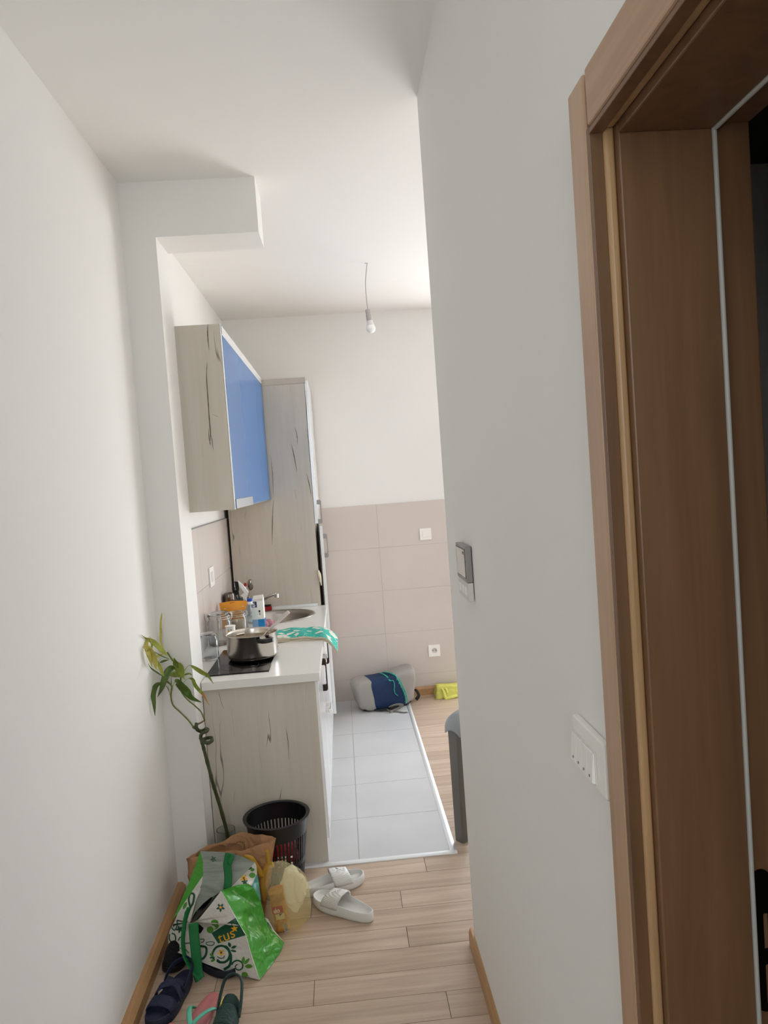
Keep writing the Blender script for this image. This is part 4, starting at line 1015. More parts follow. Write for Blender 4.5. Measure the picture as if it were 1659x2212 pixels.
# fine tessellated logo ground
def quadgrid(a, b, c, d_, n=8):
    vs = []; fs = []
    for j in range(n+1):
        for i in range(n+1):
            u_, v_ = i/n, j/n; vs.append(((a[0]*(1-u_)+b[0]*u_)*(1-v_)+(d_[0]*(1-u_)+c[0]*u_)*v_, (a[1]*(1-u_)+b[1]*u_)*(1-v_)+(d_[1]*(1-u_)+c[1]*u_)*v_))
    for j in range(n):
        for i in range(n): k = j*(n+1)+i; fs.append((k, k+1, k+n+2, k+n+1))
    return vs, fs
front = [(430, 1010, 2.405), (550, 862, 2.415), (668, 708, 2.43), (740, 830, 2.42), (805, 955, 2.405), (870, 1070, 2.39), (930, 1170, 2.375), (975, 1330, 2.36), (1015, 1480, 2.348), (1075, 1645, 2.337), (960, 1615, 2.345), (840, 1590, 2.36), (720, 1555, 2.372), (580, 1500, 2.385), (440, 1445, 2.40), (330, 1400, 2.42), (240, 1365, 2.44), (150, 1330, 2.47), (120, 1290, 2.49), (112, 1200, 2.50), (130, 1120, 2.51), (180, 1030, 2.51), (250, 960, 2.50), (335, 1040, 2.45), (385, 1040, 2.412)]
dec_dark = [quadgrid((570, 1150), (830, 985), (930, 1172), (640, 1260)), spiral(670, 1390, 110, 55, -1.2, 2.4, 30, 22), ribbon([(600, 1440), (580, 1370), (620, 1300), (690, 1285), (750, 1330), (775, 1400), (760, 1490), (700, 1535)], 20, 28),
            spiral(850, 1500, 70, 18, -2.9, 4.6, 18, 10), leafd(770, 1300, 750, 1245, 32), leafd(775, 1310, 835, 1285, 30), leafd(770, 1330, 835, 1345, 26), ribbon([(450, 1285), (510, 1300), (515, 1360), (490, 1410), (455, 1425)], 22, 26),
            ribbon([(285, 1190), (280, 1250), (330, 1255), (440, 1245)], 12), ribbon([(450, 1215), (490, 1215), (480, 1245), (455, 1245)], 9), ribbon([(510, 1250), (560, 1240), (600, 1250), (580, 1278), (530, 1275), (510, 1255)], 8),
            ribbon([(130, 1160), (125, 1210), (160, 1260), (190, 1230), (185, 1170), (150, 1150)], 14), ribbon([(150, 1010), (140, 1070), (180, 1120), (210, 1060), (195, 1005), (160, 1010)], 12), ribbon([(220, 1230), (240, 1195), (285, 1185)], 14)] + flower(665, 880, 48, .3)[0:5] + flower(235, 1110, 42, .5) + flower(170, 1065, 20, .2) + [leafd(545, 1410, 610, 1405, 20), leafd(620, 1445, 680, 1470, 18)]
dec_mid = [disc(556, 1115, 38, 36), disc(604, 1040, 40, 34), disc(625, 1075, 24, 20), ribbon([(600, 1110), (640, 1090)], 12), leafd(900, 1480, 910, 1395, 34), leafd(915, 1480, 970, 1415, 32), leafd(920, 1500, 1005, 1500, 46), leafd(550, 1365, 590, 1400, 26), leafd(560, 1450, 605, 1430, 26), leafd(265, 930, 315, 840, 40), leafd(140, 1290, 170, 1310, 30), ribbon([(195, 1340), (230, 1310), (290, 1320), (330, 1360)], 16), polyd([(880, 1600), (895, 1560), (950, 1590), (975, 1625), (960, 1600)]), disc(920, 1590, 34, 30)]
dec_yel = [disc(665, 878, 14), stard(812, 1103, 42, -.15)] + flower(672, 1355, 40, .4)
lu = (math.cos(-.42), math.sin(-.42)); dec_yel += [textd('tus', 158, 655, 1262, lu, (-.30, -.95), .012)]
dec_ctr = [disc(672, 1355, 11), ribbon([(630, 1395), (660, 1415), (695, 1410), (705, 1385)], 8)]
panel('front_panel', front, WHT, .0035, 1., 3, [(dec_dark, DGR, .0012), (dec_mid, MGR, .0015), (dec_yel, YEL, .0022), (dec_ctr, DGR, .003)])
gus = [(668, 708, 2.43), (760, 668, 2.455), (850, 640, 2.48), (960, 628, 2.505), (1030, 700, 2.51), (1092, 825, 2.515), (1132, 985, 2.52), (1180, 1080, 2.521), (1250, 1160, 2.522), (1338, 1252, 2.522), (1300, 1350, 2.47), (1200, 1490, 2.41), (1078, 1645, 2.337), (1015, 1480, 2.348), (975, 1330, 2.36), (930, 1170, 2.375), (870, 1070, 2.39), (805, 955, 2.405), (740, 830, 2.42)]
gtext = textd('Moja vrecka za nakup', 34, 785, 712, (.83, .56), (.56, -.83))
panel('side_panel', gus, GRN, .007, 4., 3, [([gtext], mat('pale_print', 'b9d3a8', .5), .0015), ([ribbon([(668, 708), (740, 830), (870, 1070), (930, 1170), (975, 1330), (1075, 1640)], 9, 9)], WHT, .0012)])
panel('side_panel', [(1132, 985, 2.525), (1165, 1000, 2.53), (1230, 1120, 2.53), (1342, 1250, 2.525), (1250, 1160, 2.523), (1180, 1080, 2.522)], WHT, .001, 2., 2, [([ribbon([(1160, 1035), (1190, 1080), (1215, 1130)], 9)], DGR, .001)])
back = [(450, 283, 2.575), (600, 292, 2.575), (750, 300, 2.575), (900, 345, 2.575), (1028, 405, 2.575), (960, 480, 2.56), (870, 570, 2.545), (780, 662, 2.53), (700, 720, 2.52), (640, 800, 2.515), (500, 960, 2.51), (350, 1030, 2.50), (390, 900, 2.52), (415, 760, 2.54), (470, 620, 2.55), (482, 540, 2.56), (480, 400, 2.57)]
panel('back_panel', back, INN, .006, 7., 3, [(flower(590, 370, 34, .5), mat('faded_green_print', '46604a', .6), .0012)])
panel('back_panel', [(1028, 405, 2.574), (1045, 440, 2.574), (1050, 520, 2.57), (1020, 590, 2.55), (992, 652, 2.525), (960, 630, 2.51), (870, 640, 2.51), (780, 662, 2.528), (870, 570, 2.543), (960, 480, 2.558)], WHT, .003, 9., 2,
      [(flower(910, 572, 44, .2), YEL, .0012), (flower(920, 610, 36, .8) + [leafd(950, 480, 1000, 455, 24)], DGR, .0014), ([leafd(980, 490, 1025, 475, 34), disc(1000, 540, 34, 28)], MGR, .001), ([disc(910, 570, 10)], DGR, .002)])
panel('back_panel', [(1050, 520, 2.571), (1066, 600, 2.565), (1082, 720, 2.55), (1092, 822, 2.52), (1030, 700, 2.515), (992, 652, 2.526), (1020, 590, 2.551)], TEA, .003, 5., 2)
panel('side_panel', [(450, 285, 2.576), (482, 400, 2.57), (484, 545, 2.56), (380, 690, 2.55), (290, 820, 2.54), (215, 940, 2.53), (160, 1010, 2.525), (200, 920, 2.54), (300, 690, 2.555), (370, 520, 2.565), (410, 410, 2.57)], mat('woven_green_smooth', '469a2e', .4, bump=.3, bscale=60), .002, 3., 2)
panel('side_panel', [(478, 548, 2.56), (470, 640, 2.55), (440, 730, 2.54), (412, 790, 2.53), (380, 900, 2.51), (345, 1030, 2.48), (320, 1045, 2.46), (250, 960, 2.50), (180, 1030, 2.52), (215, 940, 2.528), (290, 820, 2.538), (380, 690, 2.548)], WHT, .003, 6., 2,
      [([leafd(270, 900, 310, 820, 34)], MGR, .001), ([ribbon([(350, 890), (330, 800), (345, 735), (385, 745), (375, 830), (345, 880), (300, 930), (290, 1000)], 20, 24)], DGR, .0012)])
bm = bmesh.new(); q = [W1(755, 312, 2.562), W1(745, 360, 2.560), W1(735, 430, 2.555), W1(745, 520, 2.545), W1(745, 600, 2.535), W1(735, 690, 2.522)]; tube(bm, q, .01, 8, sm=5, flat=(.0135, .0015)); tube(bm, [W1(790, 322, 2.56), W1(775, 380, 2.55), W1(755, 430, 2.548)], .01, 8, sm=4, flat=(.009, .0015)); obj('strap', bm, STR, sb, smooth=True)
bm = bmesh.new(); q = [W1(380, 1045, 2.400), W1(385, 1150, 2.39), W1(400, 1300, 2.375), W1(415, 1450, 2.365), W1(430, 1580, 2.355), W1(450, 1640, 2.345)]; tube(bm, q, .01, 8, sm=5, flat=(.0165, .0015))
tube(bm, [W1(450, 1640, 2.345), W1(400, 1580, 2.35), W1(330, 1480, 2.365), W1(285, 1380, 2.385), W1(268, 1230, 2.41), W1(282, 1080, 2.44), W1(300, 980, 2.46), W1(335, 880, 2.475)], .01, 8, sm=5, flat=(.009, .0015)); obj('strap', bm, STR, sb, smooth=True)
# dark plastic inside the bag
bm = bmesh.new(); q = [(645, 745), (560, 775), (480, 840), (400, 930), (345, 1035), (425, 1012), (550, 866), (664, 715)]
bm = bmesh.new(); vs = [bm.verts.new(W1(x, y, 2.44 if i in (5, 6, 7) else 2.505)) for i, (x, y) in enumerate(q)]; bm.faces.new(vs); ex = bmesh.ops.extrude_face_region(bm, geom=bm.faces[:]); bmesh.ops.translate(bm, verts=[g for g in ex['geom'] if isinstance(g, bmesh.types.BMVert)], vec=(0, .02, -.10))
bmesh.ops.subdivide_edges(bm, edges=bm.edges[:], cuts=3, use_grid_fill=True)
tag(obj('bin_liner', bm, mat('black_film', '0d0c0e', .25, bump=.6, bscale=25), smooth=True), 'black plastic liner stuffed inside the patterned shopping bag', 'plastic bag')

# ---- yellow tied plastic bag with a wafer packet
yb_ = thing('plastic_bag', 'tied translucent yellow plastic bag beside the patterned shopping bag', 'bag', (-.312, 2.65, 0))
FILM = film_mat('yellow_film', 'f7efc8', .21, .1, 1., 16.)
FILMD = film_mat('yellow_film_gathered', 'ecc95e', .6, .2, .6, 40.)
bm = bmesh.new(); NR, NA = 26, 40
rings = []
prof = [(0.0, .35, 0, 0), (.02, .86, 0, 0), (.06, 1.0, 0, 0), (.11, 1.0, 0, 0), (.16, .93, -.004, 0), (.195, .76, -.012, 0), (.218, .52, -.024, 0), (.228, .30, -.040, 0), (.232, .12, -.052, -.01)]
PP = spline([(z, r, ox) for z, r, ox, oy in prof], 4)
for j, p in enumerate(PP):
    z, r, ox = p.x, p.y, p.z; rg = []
    for i in range(NA):
        a = 2*PI*i/NA; wr = 1+.05*noise.noise(Vector((math.cos(a)*2, math.sin(a)*2, z*14)))+.045*math.sin(a*11+noise.noise(Vector((a, z*10, 0)))*4)*max(0, (z-.12)/.1)
        rg.append(bm.verts.new((-.300+ox+.080*r*wr*math.cos(a), 2.625+.070*r*wr*math.sin(a), max(.002, z+.004*noise.noise(Vector((a*2, z*30, 2))) if z > .03 else .002+z))))
    rings.append(rg)
for a_, b_ in zip(rings, rings[1:]):
    for i in range(NA): bm.faces.new((a_[i], a_[(i+1) % NA], b_[(i+1) % NA], b_[i]))
bm.faces.new(rings[0])
obj('bag_film', bm, FILM, yb_, smooth=True)
K0 = Vector((-.362, 2.645, .230))
bm = bmesh.new(); tube(bm, [K0+Vector((.005, 0, -.02)), K0, z0_(880, 500, 2.64), z0_(888, 440, 2.64), z0_(886, 390, 2.64), z0_(878, 345, 2.64)], [.014, .010, .009, .008, .0085, .006], 10, sm=4); obj('tie_handle', bm, FILMD, yb_, smooth=True)
bm = bmesh.new(); tube(bm, [K0, z0_(850, 500, 2.63), z0_(815, 450, 2.62), z0_(780, 400, 2.62), z0_(735, 378, 2.63)], [.010, .012, .009, .010, .004], 10, sm=4); obj('tie_handle', bm, FILMD, yb_, smooth=True)
bm = bmesh.new(); tube(bm, [K0, (-.385, 2.63, .17), (-.388, 2.625, .10)], [.008, .012, .006], 8, sm=4); obj('gathered_fold', bm, FILMD, yb_, smooth=True)
# wafer packet inside the bag (upright box with rounded shoulders)
s9 = lambda x, y, Y: at(560+x/14.75, 1890+y/14.75, Y)
wp = thing('wafer_packet', 'golden wafer packet with red label seen through the yellow bag', 'packet', (-.34, 2.60, .01))
a_ = s9(270, 520, 2.61); b_ = s9(740, 400, 2.60); c_ = s9(960, 1790, 2.585); e_ = s9(560, 1870, 2.585)
bm = bmesh.new(); prism(bm, [e_, c_, b_, a_], (0.002, .030, .0)); obj('packet_body', bm, mat('wafer_gold', 'b98233', .4, vary=.3, vscale=70), wp, bevel=.004, seg=3)
def on(u_, v_, o=.0015): return (a_*(1-u_)+b_*u_)*(1-v_)+(e_*(1-u_)+c_*u_)*v_+Vector((0, -o, 0))
def onquad(u0, u1, v0, v1, o): 
    bm = bmesh.new(); vs = [bm.verts.new(on(u, v, o)) for u, v in ((u0, v0), (u1, v0), (u1, v1), (u0, v1))]; bm.faces.new(vs); return bm
obj('top_fold', onquad(0.02, .98, .0, .09, .0055), mat('wafer_gold_light', 'cf9b4a', .4), wp)
obj('red_label', onquad(.05, .80, .37, .53, .0058), mat('label_red', 'b0202c', .4), wp)
bm = bmesh.new(); p0 = on(.12, .51, .0075); ux_ = (on(1, .5)-on(0, .5)); uy_ = (on(.5, 0)-on(.5, 1)); text_into(bm, 'eko', .36, p0, ux_*.85, uy_*.42, offset=.01); obj('label_text', bm, mat('label_cream', 'e9dfc6', .5), wp)
obj('cream_patch', onquad(.2, .86, .55, .68, .0058), mat('label_cream_green', 'cdbf8c', .5), wp)
bm = bmesh.new(); vs = [bm.verts.new(on(u, v, .007)) for u, v in ((.5, .55), (.72, .55), (.5, .60))]; bm.faces.new(vs); obj('black_corner', bm, BLACK, wp)
bm = bmesh.new()
vs = [bm.verts.new(on(u, v, .0058)) for u, v in ((.66, .80), (.96, .77), (.97, .98), (.66, 1.0))]; bm.faces.new(vs)
for k in range(6):
    v0 = .805+k*.03; vs = [bm.verts.new(on(u, v, .0066)) for u, v in ((.70, v0), (.93, v0-.02), (.93, v0-.008), (.70, v0+.012))]; f = bm.faces.new(vs); f.material_index = 1
obj('barcode', bm, [mat('barcode_ground', 'b5b3a6', .5), BLACK], wp)
obj('inner_bag', crumple((-.284, 2.640, .125), .050, (.9, .75, 1.45), .3, 4), film_mat('clear_inner_film', 'f6f3ee', .6, .12, 1., 22), wp)
iw = bpy.data.objects['inner_bag']; 

# ---- shoes
def outline(L, w, n=44, toe=.62, heel=.44, asym=.0):
    o = []
    for i in range(n):
        a = 2*PI*i/n; c, s = math.cos(a), math.sin(a)
        x = L/2*c*(1 if abs(c) < .999 else 1); u_ = (c+1)/2
        k = (heel+(toe-heel)*max(0, min(1, (u_-.15)/.6)))
        y = w*k/.62*.5*math.copysign(abs(s)**.72, s)*(1-.10*math.exp(-((u_-.42)/.14)**2))
        o.append((x, y+asym*math.sin(u_*PI)))
    return o
def sole(L, w, h, rim, bed, n=44, **k):
    o = outline(L, w, n, **k); bm = bmesh.new()
    def ring(s, z, fn=lambda x: 0): return [bm.verts.new((x*(1-(1-s)*.45), y*s, z+fn(x/L+.5))) for x, y in o]
    lift = lambda u_: .006*max(0, (u_-.8)/.2)**2
    R_ = [ring(.93, 0, lift), ring(1.0, h*.25, lift), ring(1.0, h*.6, lift), ring(.985, h-.002, lambda u_: rim(u_)+lift(u_)), ring(.95, h, lambda u_: rim(u_)+lift(u_)), ring(.90, h-.001, lambda u_: rim(u_)+lift(u_)), ring(.84, h-bed, lambda u_: lift(u_)+.004*math.sin(u_*PI*2)), ring(.4, h-bed-.001, lift), ]
    for a, b in zip(R_, R_[1:]):
        for i in range(n): bm.faces.new((a[i], a[(i+1) % n], b[(i+1) % n], b[i]))
    bm.faces.new(R_[0]); bm.faces.new(R_[-1]); return bm, o
def half_w(o, x):
    ys = [abs(y) for px_, y in o if abs(px_-x) < .02]; return max(ys) if ys else .03
def arch(o, x0, x1, z0, H, n=10, m=20, skew=0., w_=.96, lean=0.):
    bm = bmesh.new(); rows = []
    for i in range(n+1):
        t_ = i/n; r_ = []
        for j in range(m+1):
            a = PI*j/m; x = x0+(x1-x0)*t_+skew*math.cos(a)+lean*math.sin(a)
            hw = half_w(o, x)*w_; hh = H*(1-.28*t_)*(1+.03*math.sin(t_*PI))
            r_.append(bm.verts.new((x, hw*math.copysign(abs(math.cos(a))**.75, math.cos(a)), z0+hh*math.sin(a)**.8)))
        rows.append(r_)
    for a_, b_ in zip(rows, rows[1:]):
        for j in range(m): bm.faces.new((a_[j], a_[j+1], b_[j+1], b_[j]))
    return bm
EVA = mat('white_foam', 'd9d8d4', .5); 
def ribbed():
    m = mat('white_foam_ribbed', 'dcdbd7', .5); n = m.node_tree; b = n.nodes['Principled BSDF']; L = n.links.new
    t = n.nodes.new('ShaderNodeTexCoord'); wv = n.nodes.new('ShaderNodeTexWave'); wv.bands_direction = 'Z'; wv.inputs['Scale'].default_value = 75; wv.inputs['Distortion'].default_value = 1.2
    L(t.outputs['Object'], wv.inputs[0]); bp = n.nodes.new('ShaderNodeBump'); bp.inputs['Strength'].default_value = .55; bp.inputs['Distance'].default_value = .003; L(wv.outputs[0], bp.inputs['Height']); L(bp.outputs[0], b.inputs['Normal']); return m
RIB = ribbed()
def slide(label, heel, toe):
    heel, toe = Vector(heel), Vector(toe); d_ = toe-heel; L = d_.length; c = (heel+toe)/2
    t = thing('slide_sandal', label, 'slipper', (c.x, c.y, .0005), math.atan2(d_.y, d_.x), group='white slides on the oak floor')
    bm, o = sole(L, .102, .034, lambda u_: .010*math.exp(-((u_-.55)/.22)**2)+.004*(1-u_), .012); obj('sole', bm, EVA, t, world=False, smooth=True)
    bm = arch(o, -.002, .072, .026, .048, skew=0., lean=-.012); obj('strap', bm, RIB, t, world=False, smooth=True, solid=.005)
    bm = bmesh.new()
    for sg in (1, -1): tube(bm, [(.018, -.012*sg, .079-.006), (.03, .0, .0765-.006), (.042, .012*sg, .072-.006)], .0022, 6, sm=4)
    tube(bm, [(.012, -.016, .0775-.006), (.028, -.018, .074-.006), (.044, -.014, .070-.006)], .0018, 6, sm=3)
    obj('embossed_mark', bm, EVA, t, world=False, smooth=True)
    return t
slide('white slide sandal with its toe pointing right, partly behind the yellow bag', (-.268, 2.798, 0), (-.022, 2.868, 0))
slide('white slide sandal nearer the camera with its heel pointing right', (.0, 2.585, 0), (-.212, 2.755, 0))
# sandals near the left wall
def strap_arc(o, x, z0, H, wd_, m, parent, name='strap', lean=0., th=.004, skew=0.):
    return obj(name, arch(o, x-wd_/2, x+wd_/2, z0, H, n=4, lean=lean, skew=skew), m, parent, world=False, smooth=True, solid=th)
NAVY = mat('navy_fabric', '141d3c', .6, bump=.3, bscale=150); NAVYS = mat('navy_sole', '20263a', .6)
def navy_sandal(label, heel, toe, L=None):
    heel, toe = Vector(heel), Vector(toe); d_ = toe-heel; L = d_.length; c = (heel+toe)/2
    t = thing('sandal', label, 'sandal', (c.x, c.y, .0005), math.atan2(d_.y, d_.x))
    bm, o = sole(L, .098, .03, lambda u_: .003, .005); obj('sole', bm, NAVYS, t, world=False, smooth=True)
    bm, o2 = sole(L*.95, .09, .004, lambda u_: 0, .001)
    bmesh.ops.translate(bm, verts=bm.verts, vec=(0, 0, .027)); obj('footbed', bm, NAVY, t, world=False, smooth=True)
    strap_arc(o, .062*L/.26, .026, .032, .036, NAVY, t)
    strap_arc(o, -.012, .026, .045, .022, NAVY, t, skew=.022)
    strap_arc(o, -.005, .026, .047, .018, NAVY, t, skew=-.022)
    bm = bmesh.new(); q = [(-.02, .036, .03), (-.05, .040, .055), (-.09, .033, .068), (-.118, .0, .072), (-.09, -.033, .068), (-.05, -.040, .055), (-.02, -.036, .03)]
    tube(bm, q, .01, 8, sm=5, flat=(.002, .010)); obj('heel_strap', bm, NAVY, t, world=False, smooth=True)
    return t
navy_sandal('navy blue strapped sandal lying along the left baseboard', (-.617, 2.385, 0), (-.683, 2.155, 0))
# black shoe and dark slipper under the shopping bag
t = thing('shoe', 'black shoe tucked under the shopping bag next to the left wall', 'shoe', (-.676, 2.505, .0005), -1.72)
bm, o = sole(.19, .09, .02, lambda u_: 0, .003); obj('sole', bm, BLACK, t, world=False, smooth=True)
bm = bmesh.new(); bmesh.ops.create_uvsphere(bm, u_segments=24, v_segments=14, radius=1)
for v in bm.verts:
    v.co = Vector((v.co.x*.092, v.co.y*.04*(1+.1*v.co.x), max(0, v.co.z)*(.058-.018*v.co.x)+.018)); v.co += v.co*.04*noise.noise(v.co*40)
obj('upper', bm, mat('black_suede', '121114', .95, bump=.5, bscale=90), t, world=False, smooth=True)
t = thing('slipper', 'dark navy slipper with its heel showing under the shopping bag', 'slipper', (-.553, 2.44, .0005), -.62)
bm, o = sole(.24, .095, .022, lambda u_: .004, .004); obj('sole', bm, mat('dark_slipper_sole', '1a1d2a', .6), t, world=False, smooth=True)
bm = arch(o, -.11, .0, .02, .035); obj('upper', bm, BLACK, t, world=False, smooth=True, solid=.003)
# flip-flops
PINK = mat('pink_rubber', 'c07878', .6, vary=.08, vscale=20); MINT = mat('mint_rubber', '5cb89c', .5)
def flipflop(label, heel, toe, wdt=.085):
    heel, toe = Vector(heel), Vector(toe); d_ = toe-heel; L = d_.length; c = (heel+toe)/2
    t = thing('flip_flop', label, 'flip flop', (c.x, c.y, .0005), math.atan2(d_.y, d_.x))
    bm, o = sole(L, wdt, .016, lambda u_: 0, .001); obj('sole', bm, PINK, t, world=False, smooth=True)
    xt = L*.23; ym = wdt*.42
    for s in (1, -1):
        bm = bmesh.new(); tube(bm, [(xt, 0, .018), (xt-.012, s*.006, .036), (xt-.045, s*.024, .042), (xt-.08, s*.037, .032), (xt-.10, s*(ym-.001), .014)], .005, 8, sm=5, flat=(.0075, .003))
        obj('strap', bm, MINT, t, world=False, smooth=True)
    return t
flipflop('pink flip flop with mint strap crossing the lower edge of the view', (-.515, 2.285, 0), (-.575, 2.055, 0))
flipflop('second pink flip flop, mostly cut off, beside the navy sandal', (-.622, 2.17, 0), (-.645, 1.955, 0), .075)
# green child sandal
GS = mat('bottle_green_suede', '27403c', .75, bump=.4, bscale=120); GI = mat('sandal_inner', '4a4a40', .7)
t = thing('sandal', 'small dark green closed sandal with yellow loop at the lower edge', 'sandal', (-.452, 2.145, .0005), -1.75)
bm, o = sole(.17, .076, .022, lambda u_: .002, .005); obj('sole', bm, mat('beige_sole', 'a29b88', .7), t, world=False, smooth=True)
bm, o2 = sole(.155, .064, .003, lambda u_: 0, .001); bmesh.ops.translate(bm, verts=bm.verts, vec=(0, 0, .018)); obj('footbed', bm, GI, t, world=False, smooth=True)
bm = arch(o, .0, .06, .018, .05, lean=-.005); obj('upper', bm, GS, t, world=False, smooth=True, solid=.003)
bm = bmesh.new(); tube(bm, [(.0, .034, .03), (-.03, .034, .062), (-.066, .026, .098), (-.078, 0, .108), (-.066, -.026, .098), (-.03, -.034, .062), (.0, -.034, .03)], .01, 8, sm=6, flat=(.0035, .011)); obj('heel_strap', bm, GS, t, world=False, smooth=True)
bm = arch(o, -.035, -.012, .018, .058); obj('ankle_strap', bm, GS, t, world=False, smooth=True, solid=.003)
bm = bmesh.new(); tube(bm, [(-.012, -.030, .045), (-.034, -.030, .047), (-.036, -.024, .064), (-.012, -.024, .062), (-.012, -.030, .045)], .0018, 6); obj('loop', bm, mat('yellow_loop', 'd9d370', .5), t, world=False)

# ---- backpack lying at the back wall
BA = .235
bp_ = thing('backpack', 'navy and grey backpack lying on its side at the back wall', 'backpack', (.20, 5.095, .003), BA)
LX, LY, LZ = .425, .20, .258
bm = bmesh.new()
nx, ny, nz3 = 30, 12, 14
def bpp(x, y, z):
    """unit cube (-1..1) to the soft rounded body"""
    p = Vector((x, y, z)); q = Vector((x*math.sqrt(max(0, 1-.13*y**6-.13*z**6+.02)), y*math.sqrt(max(0, 1-.22*x**8-.16*z**6)), z*math.sqrt(max(0, 1-.22*x**8-.16*y**6))))
    h = LZ*(.88+.16*max(-.2, x))*.5
    dent = .010*math.exp(-((x-.15)/.22)**2)*(1 if z > 0 else 0)
    r_ = Vector((q.x*LX/2+.02*z*x, q.y*LY/2, q.z*h+h-(dent if z > .3 else 0)))
    r_ += noise.noise_vector(r_*11)*.007
    r_.z = max(r_.z, .001); return r_
cube = {}
def gv(x, y, z):
    k = (round(x, 4), round(y, 4), round(z, 4))
    if k not in cube: cube[k] = bm.verts.new(bpp(*k))
    return cube[k]
def face_grid(fn, a, b):
    for i in range(a):
        for j in range(b):
            u0, u1, v0, v1 = -1+2*i/a, -1+2*(i+1)/a, -1+2*j/b, -1+2*(j+1)/b
            f = bm.faces.new([gv(*fn(u, v)) for u, v in ((u0, v0), (u1, v0), (u1, v1), (u0, v1))])
            cx3 = sum((fn(u, v)[0] for u, v in ((u0, v0), (u1, v1))))/2; cz3 = sum((fn(u, v)[2] for u, v in ((u0, v0), (u1, v1))))/2; cy3 = sum((fn(u, v)[1] for u, v in ((u0, v0), (u1, v1))))/2
            edge_r = .62-.42*(cz3*.5+.5)+.0*cy3 if cy3 < .9 else .35
            if cz3 > .95: edge_r = .20-.22*(cy3*.5+.5)
            f.material_index = 0 if (cx3 < -.52 or cx3 > edge_r+.12) else 1
            if cz3 < -.95: f.material_index = 2
face_grid(lambda u, v: (u, -1, v), nx, nz3); face_grid(lambda u, v: (u, 1, v), nx, nz3)
face_grid(lambda u, v: (u, v, 1), nx, ny); face_grid(lambda u, v: (u, v, -1), nx, ny)
face_grid(lambda u, v: (-1, u, v), ny, nz3); face_grid(lambda u, v: (1, u, v), ny, nz3)
GRYF = mat('grey_polyester', '97928e', .75, bump=.2, bscale=200); NVF = mat('navy_polyester', '0b2a50', .7, bump=.2, bscale=200); BLF = mat('black_mesh', '141416', .8)
obj('pack_body', bm, [GRYF, NVF, BLF], bp_, world=False, smooth=True)
ZIP = mat('teal_zip', '23a892', .5)
bm = bmesh.new()
fz = lambda z, o=1.0: bpp(.62-.42*(z*.5+.5)+.12, -1, z)+Vector((0, -.003*o, 0))
q = [bpp(.62+.12, -1, -.95)+Vector((0, -.004, 0))]+[fz(z) for z in (-.7, -.4, -.1, .2, .5, .8)]+[bpp(.32, -.98, .98)+Vector((0, -.003, .003)), bpp(.24, -.6, 1)+Vector((0, 0, .004)), bpp(.20, -.1, 1)+Vector((0, 0, .004)), bpp(.12, .5, 1)+Vector((0, 0, .004))]
tube(bm, q, .004, 8, sm=4); tube(bm, [p+Vector((.012, -.001, 0)) for p in q[:7]], .0022, 6, sm=4); obj('zip', bm, ZIP, bp_, world=False, smooth=True)
bm = bmesh.new(); q = [bpp(-.02, .55, 1)+Vector((0, 0, .003)), bpp(.0, .0, 1)+Vector((0, 0, .004)), bpp(.05, -.7, 1)+Vector((0, 0, .004)), bpp(.1, -1, .85)+Vector((.004, -.006, 0))]; tube(bm, q, .003, 8, sm=4, flat=(.006, .002))
q = [bpp(.1, -1, .85)+Vector((.004, -.006, 0)), bpp(.22, -1, .80)+Vector((0, -.006, 0)), bpp(.24, -1, .5)+Vector((0, -.006, 0)), bpp(.22, -1, .15)+Vector((0, -.006, 0)), bpp(.24, -1, -.1)+Vector((0, -.006, 0)), bpp(.34, -1, -.3)+Vector((0, -.006, 0))]; tube(bm, q, .0025, 8, sm=4); obj('drawcord', bm, ZIP, bp_, world=False, smooth=True)
bm = bmesh.new(); q = [(.02, -.10, .01), (.0, -.14, .03), (.04, -.16, .045), (.08, -.145, .03), (.06, -.13, .008), (.01, -.165, .006), (-.02, -.185, .008)]; tube(bm, [Vector(p)*1 for p in q], .01, 8, sm=5, flat=(.014, .004))
tube(bm, [(-.03, -.15, .02), (-.01, -.155, .008), (.03, -.18, .006), (.06, -.215, .004), (.09, -.23, .004)], .01, 8, sm=5, flat=(.010, .003)); obj('shoulder_strap', bm, mat('grey_webbing', '7d7975', .8), bp_, world=False, smooth=True)
bm = bmesh.new(); tube(bm, [(-.10, -.09, .012), (-.06, -.125, .012), (0, -.13, .012), (.06, -.11, .02), (.10, -.10, .01)], .01, 8, sm=4, flat=(.012, .005)); obj('shoulder_strap', bm, BLF, bp_, world=False, smooth=True)
bm = bmesh.new(); tube(bm, [(.20, .02, .06), (.235, .0, .075), (.25, -.02, .04), (.225, -.03, .015)], .01, 8, sm=5, flat=(.016, .006)); obj('top_handle', bm, BLF, bp_, world=False, smooth=True)

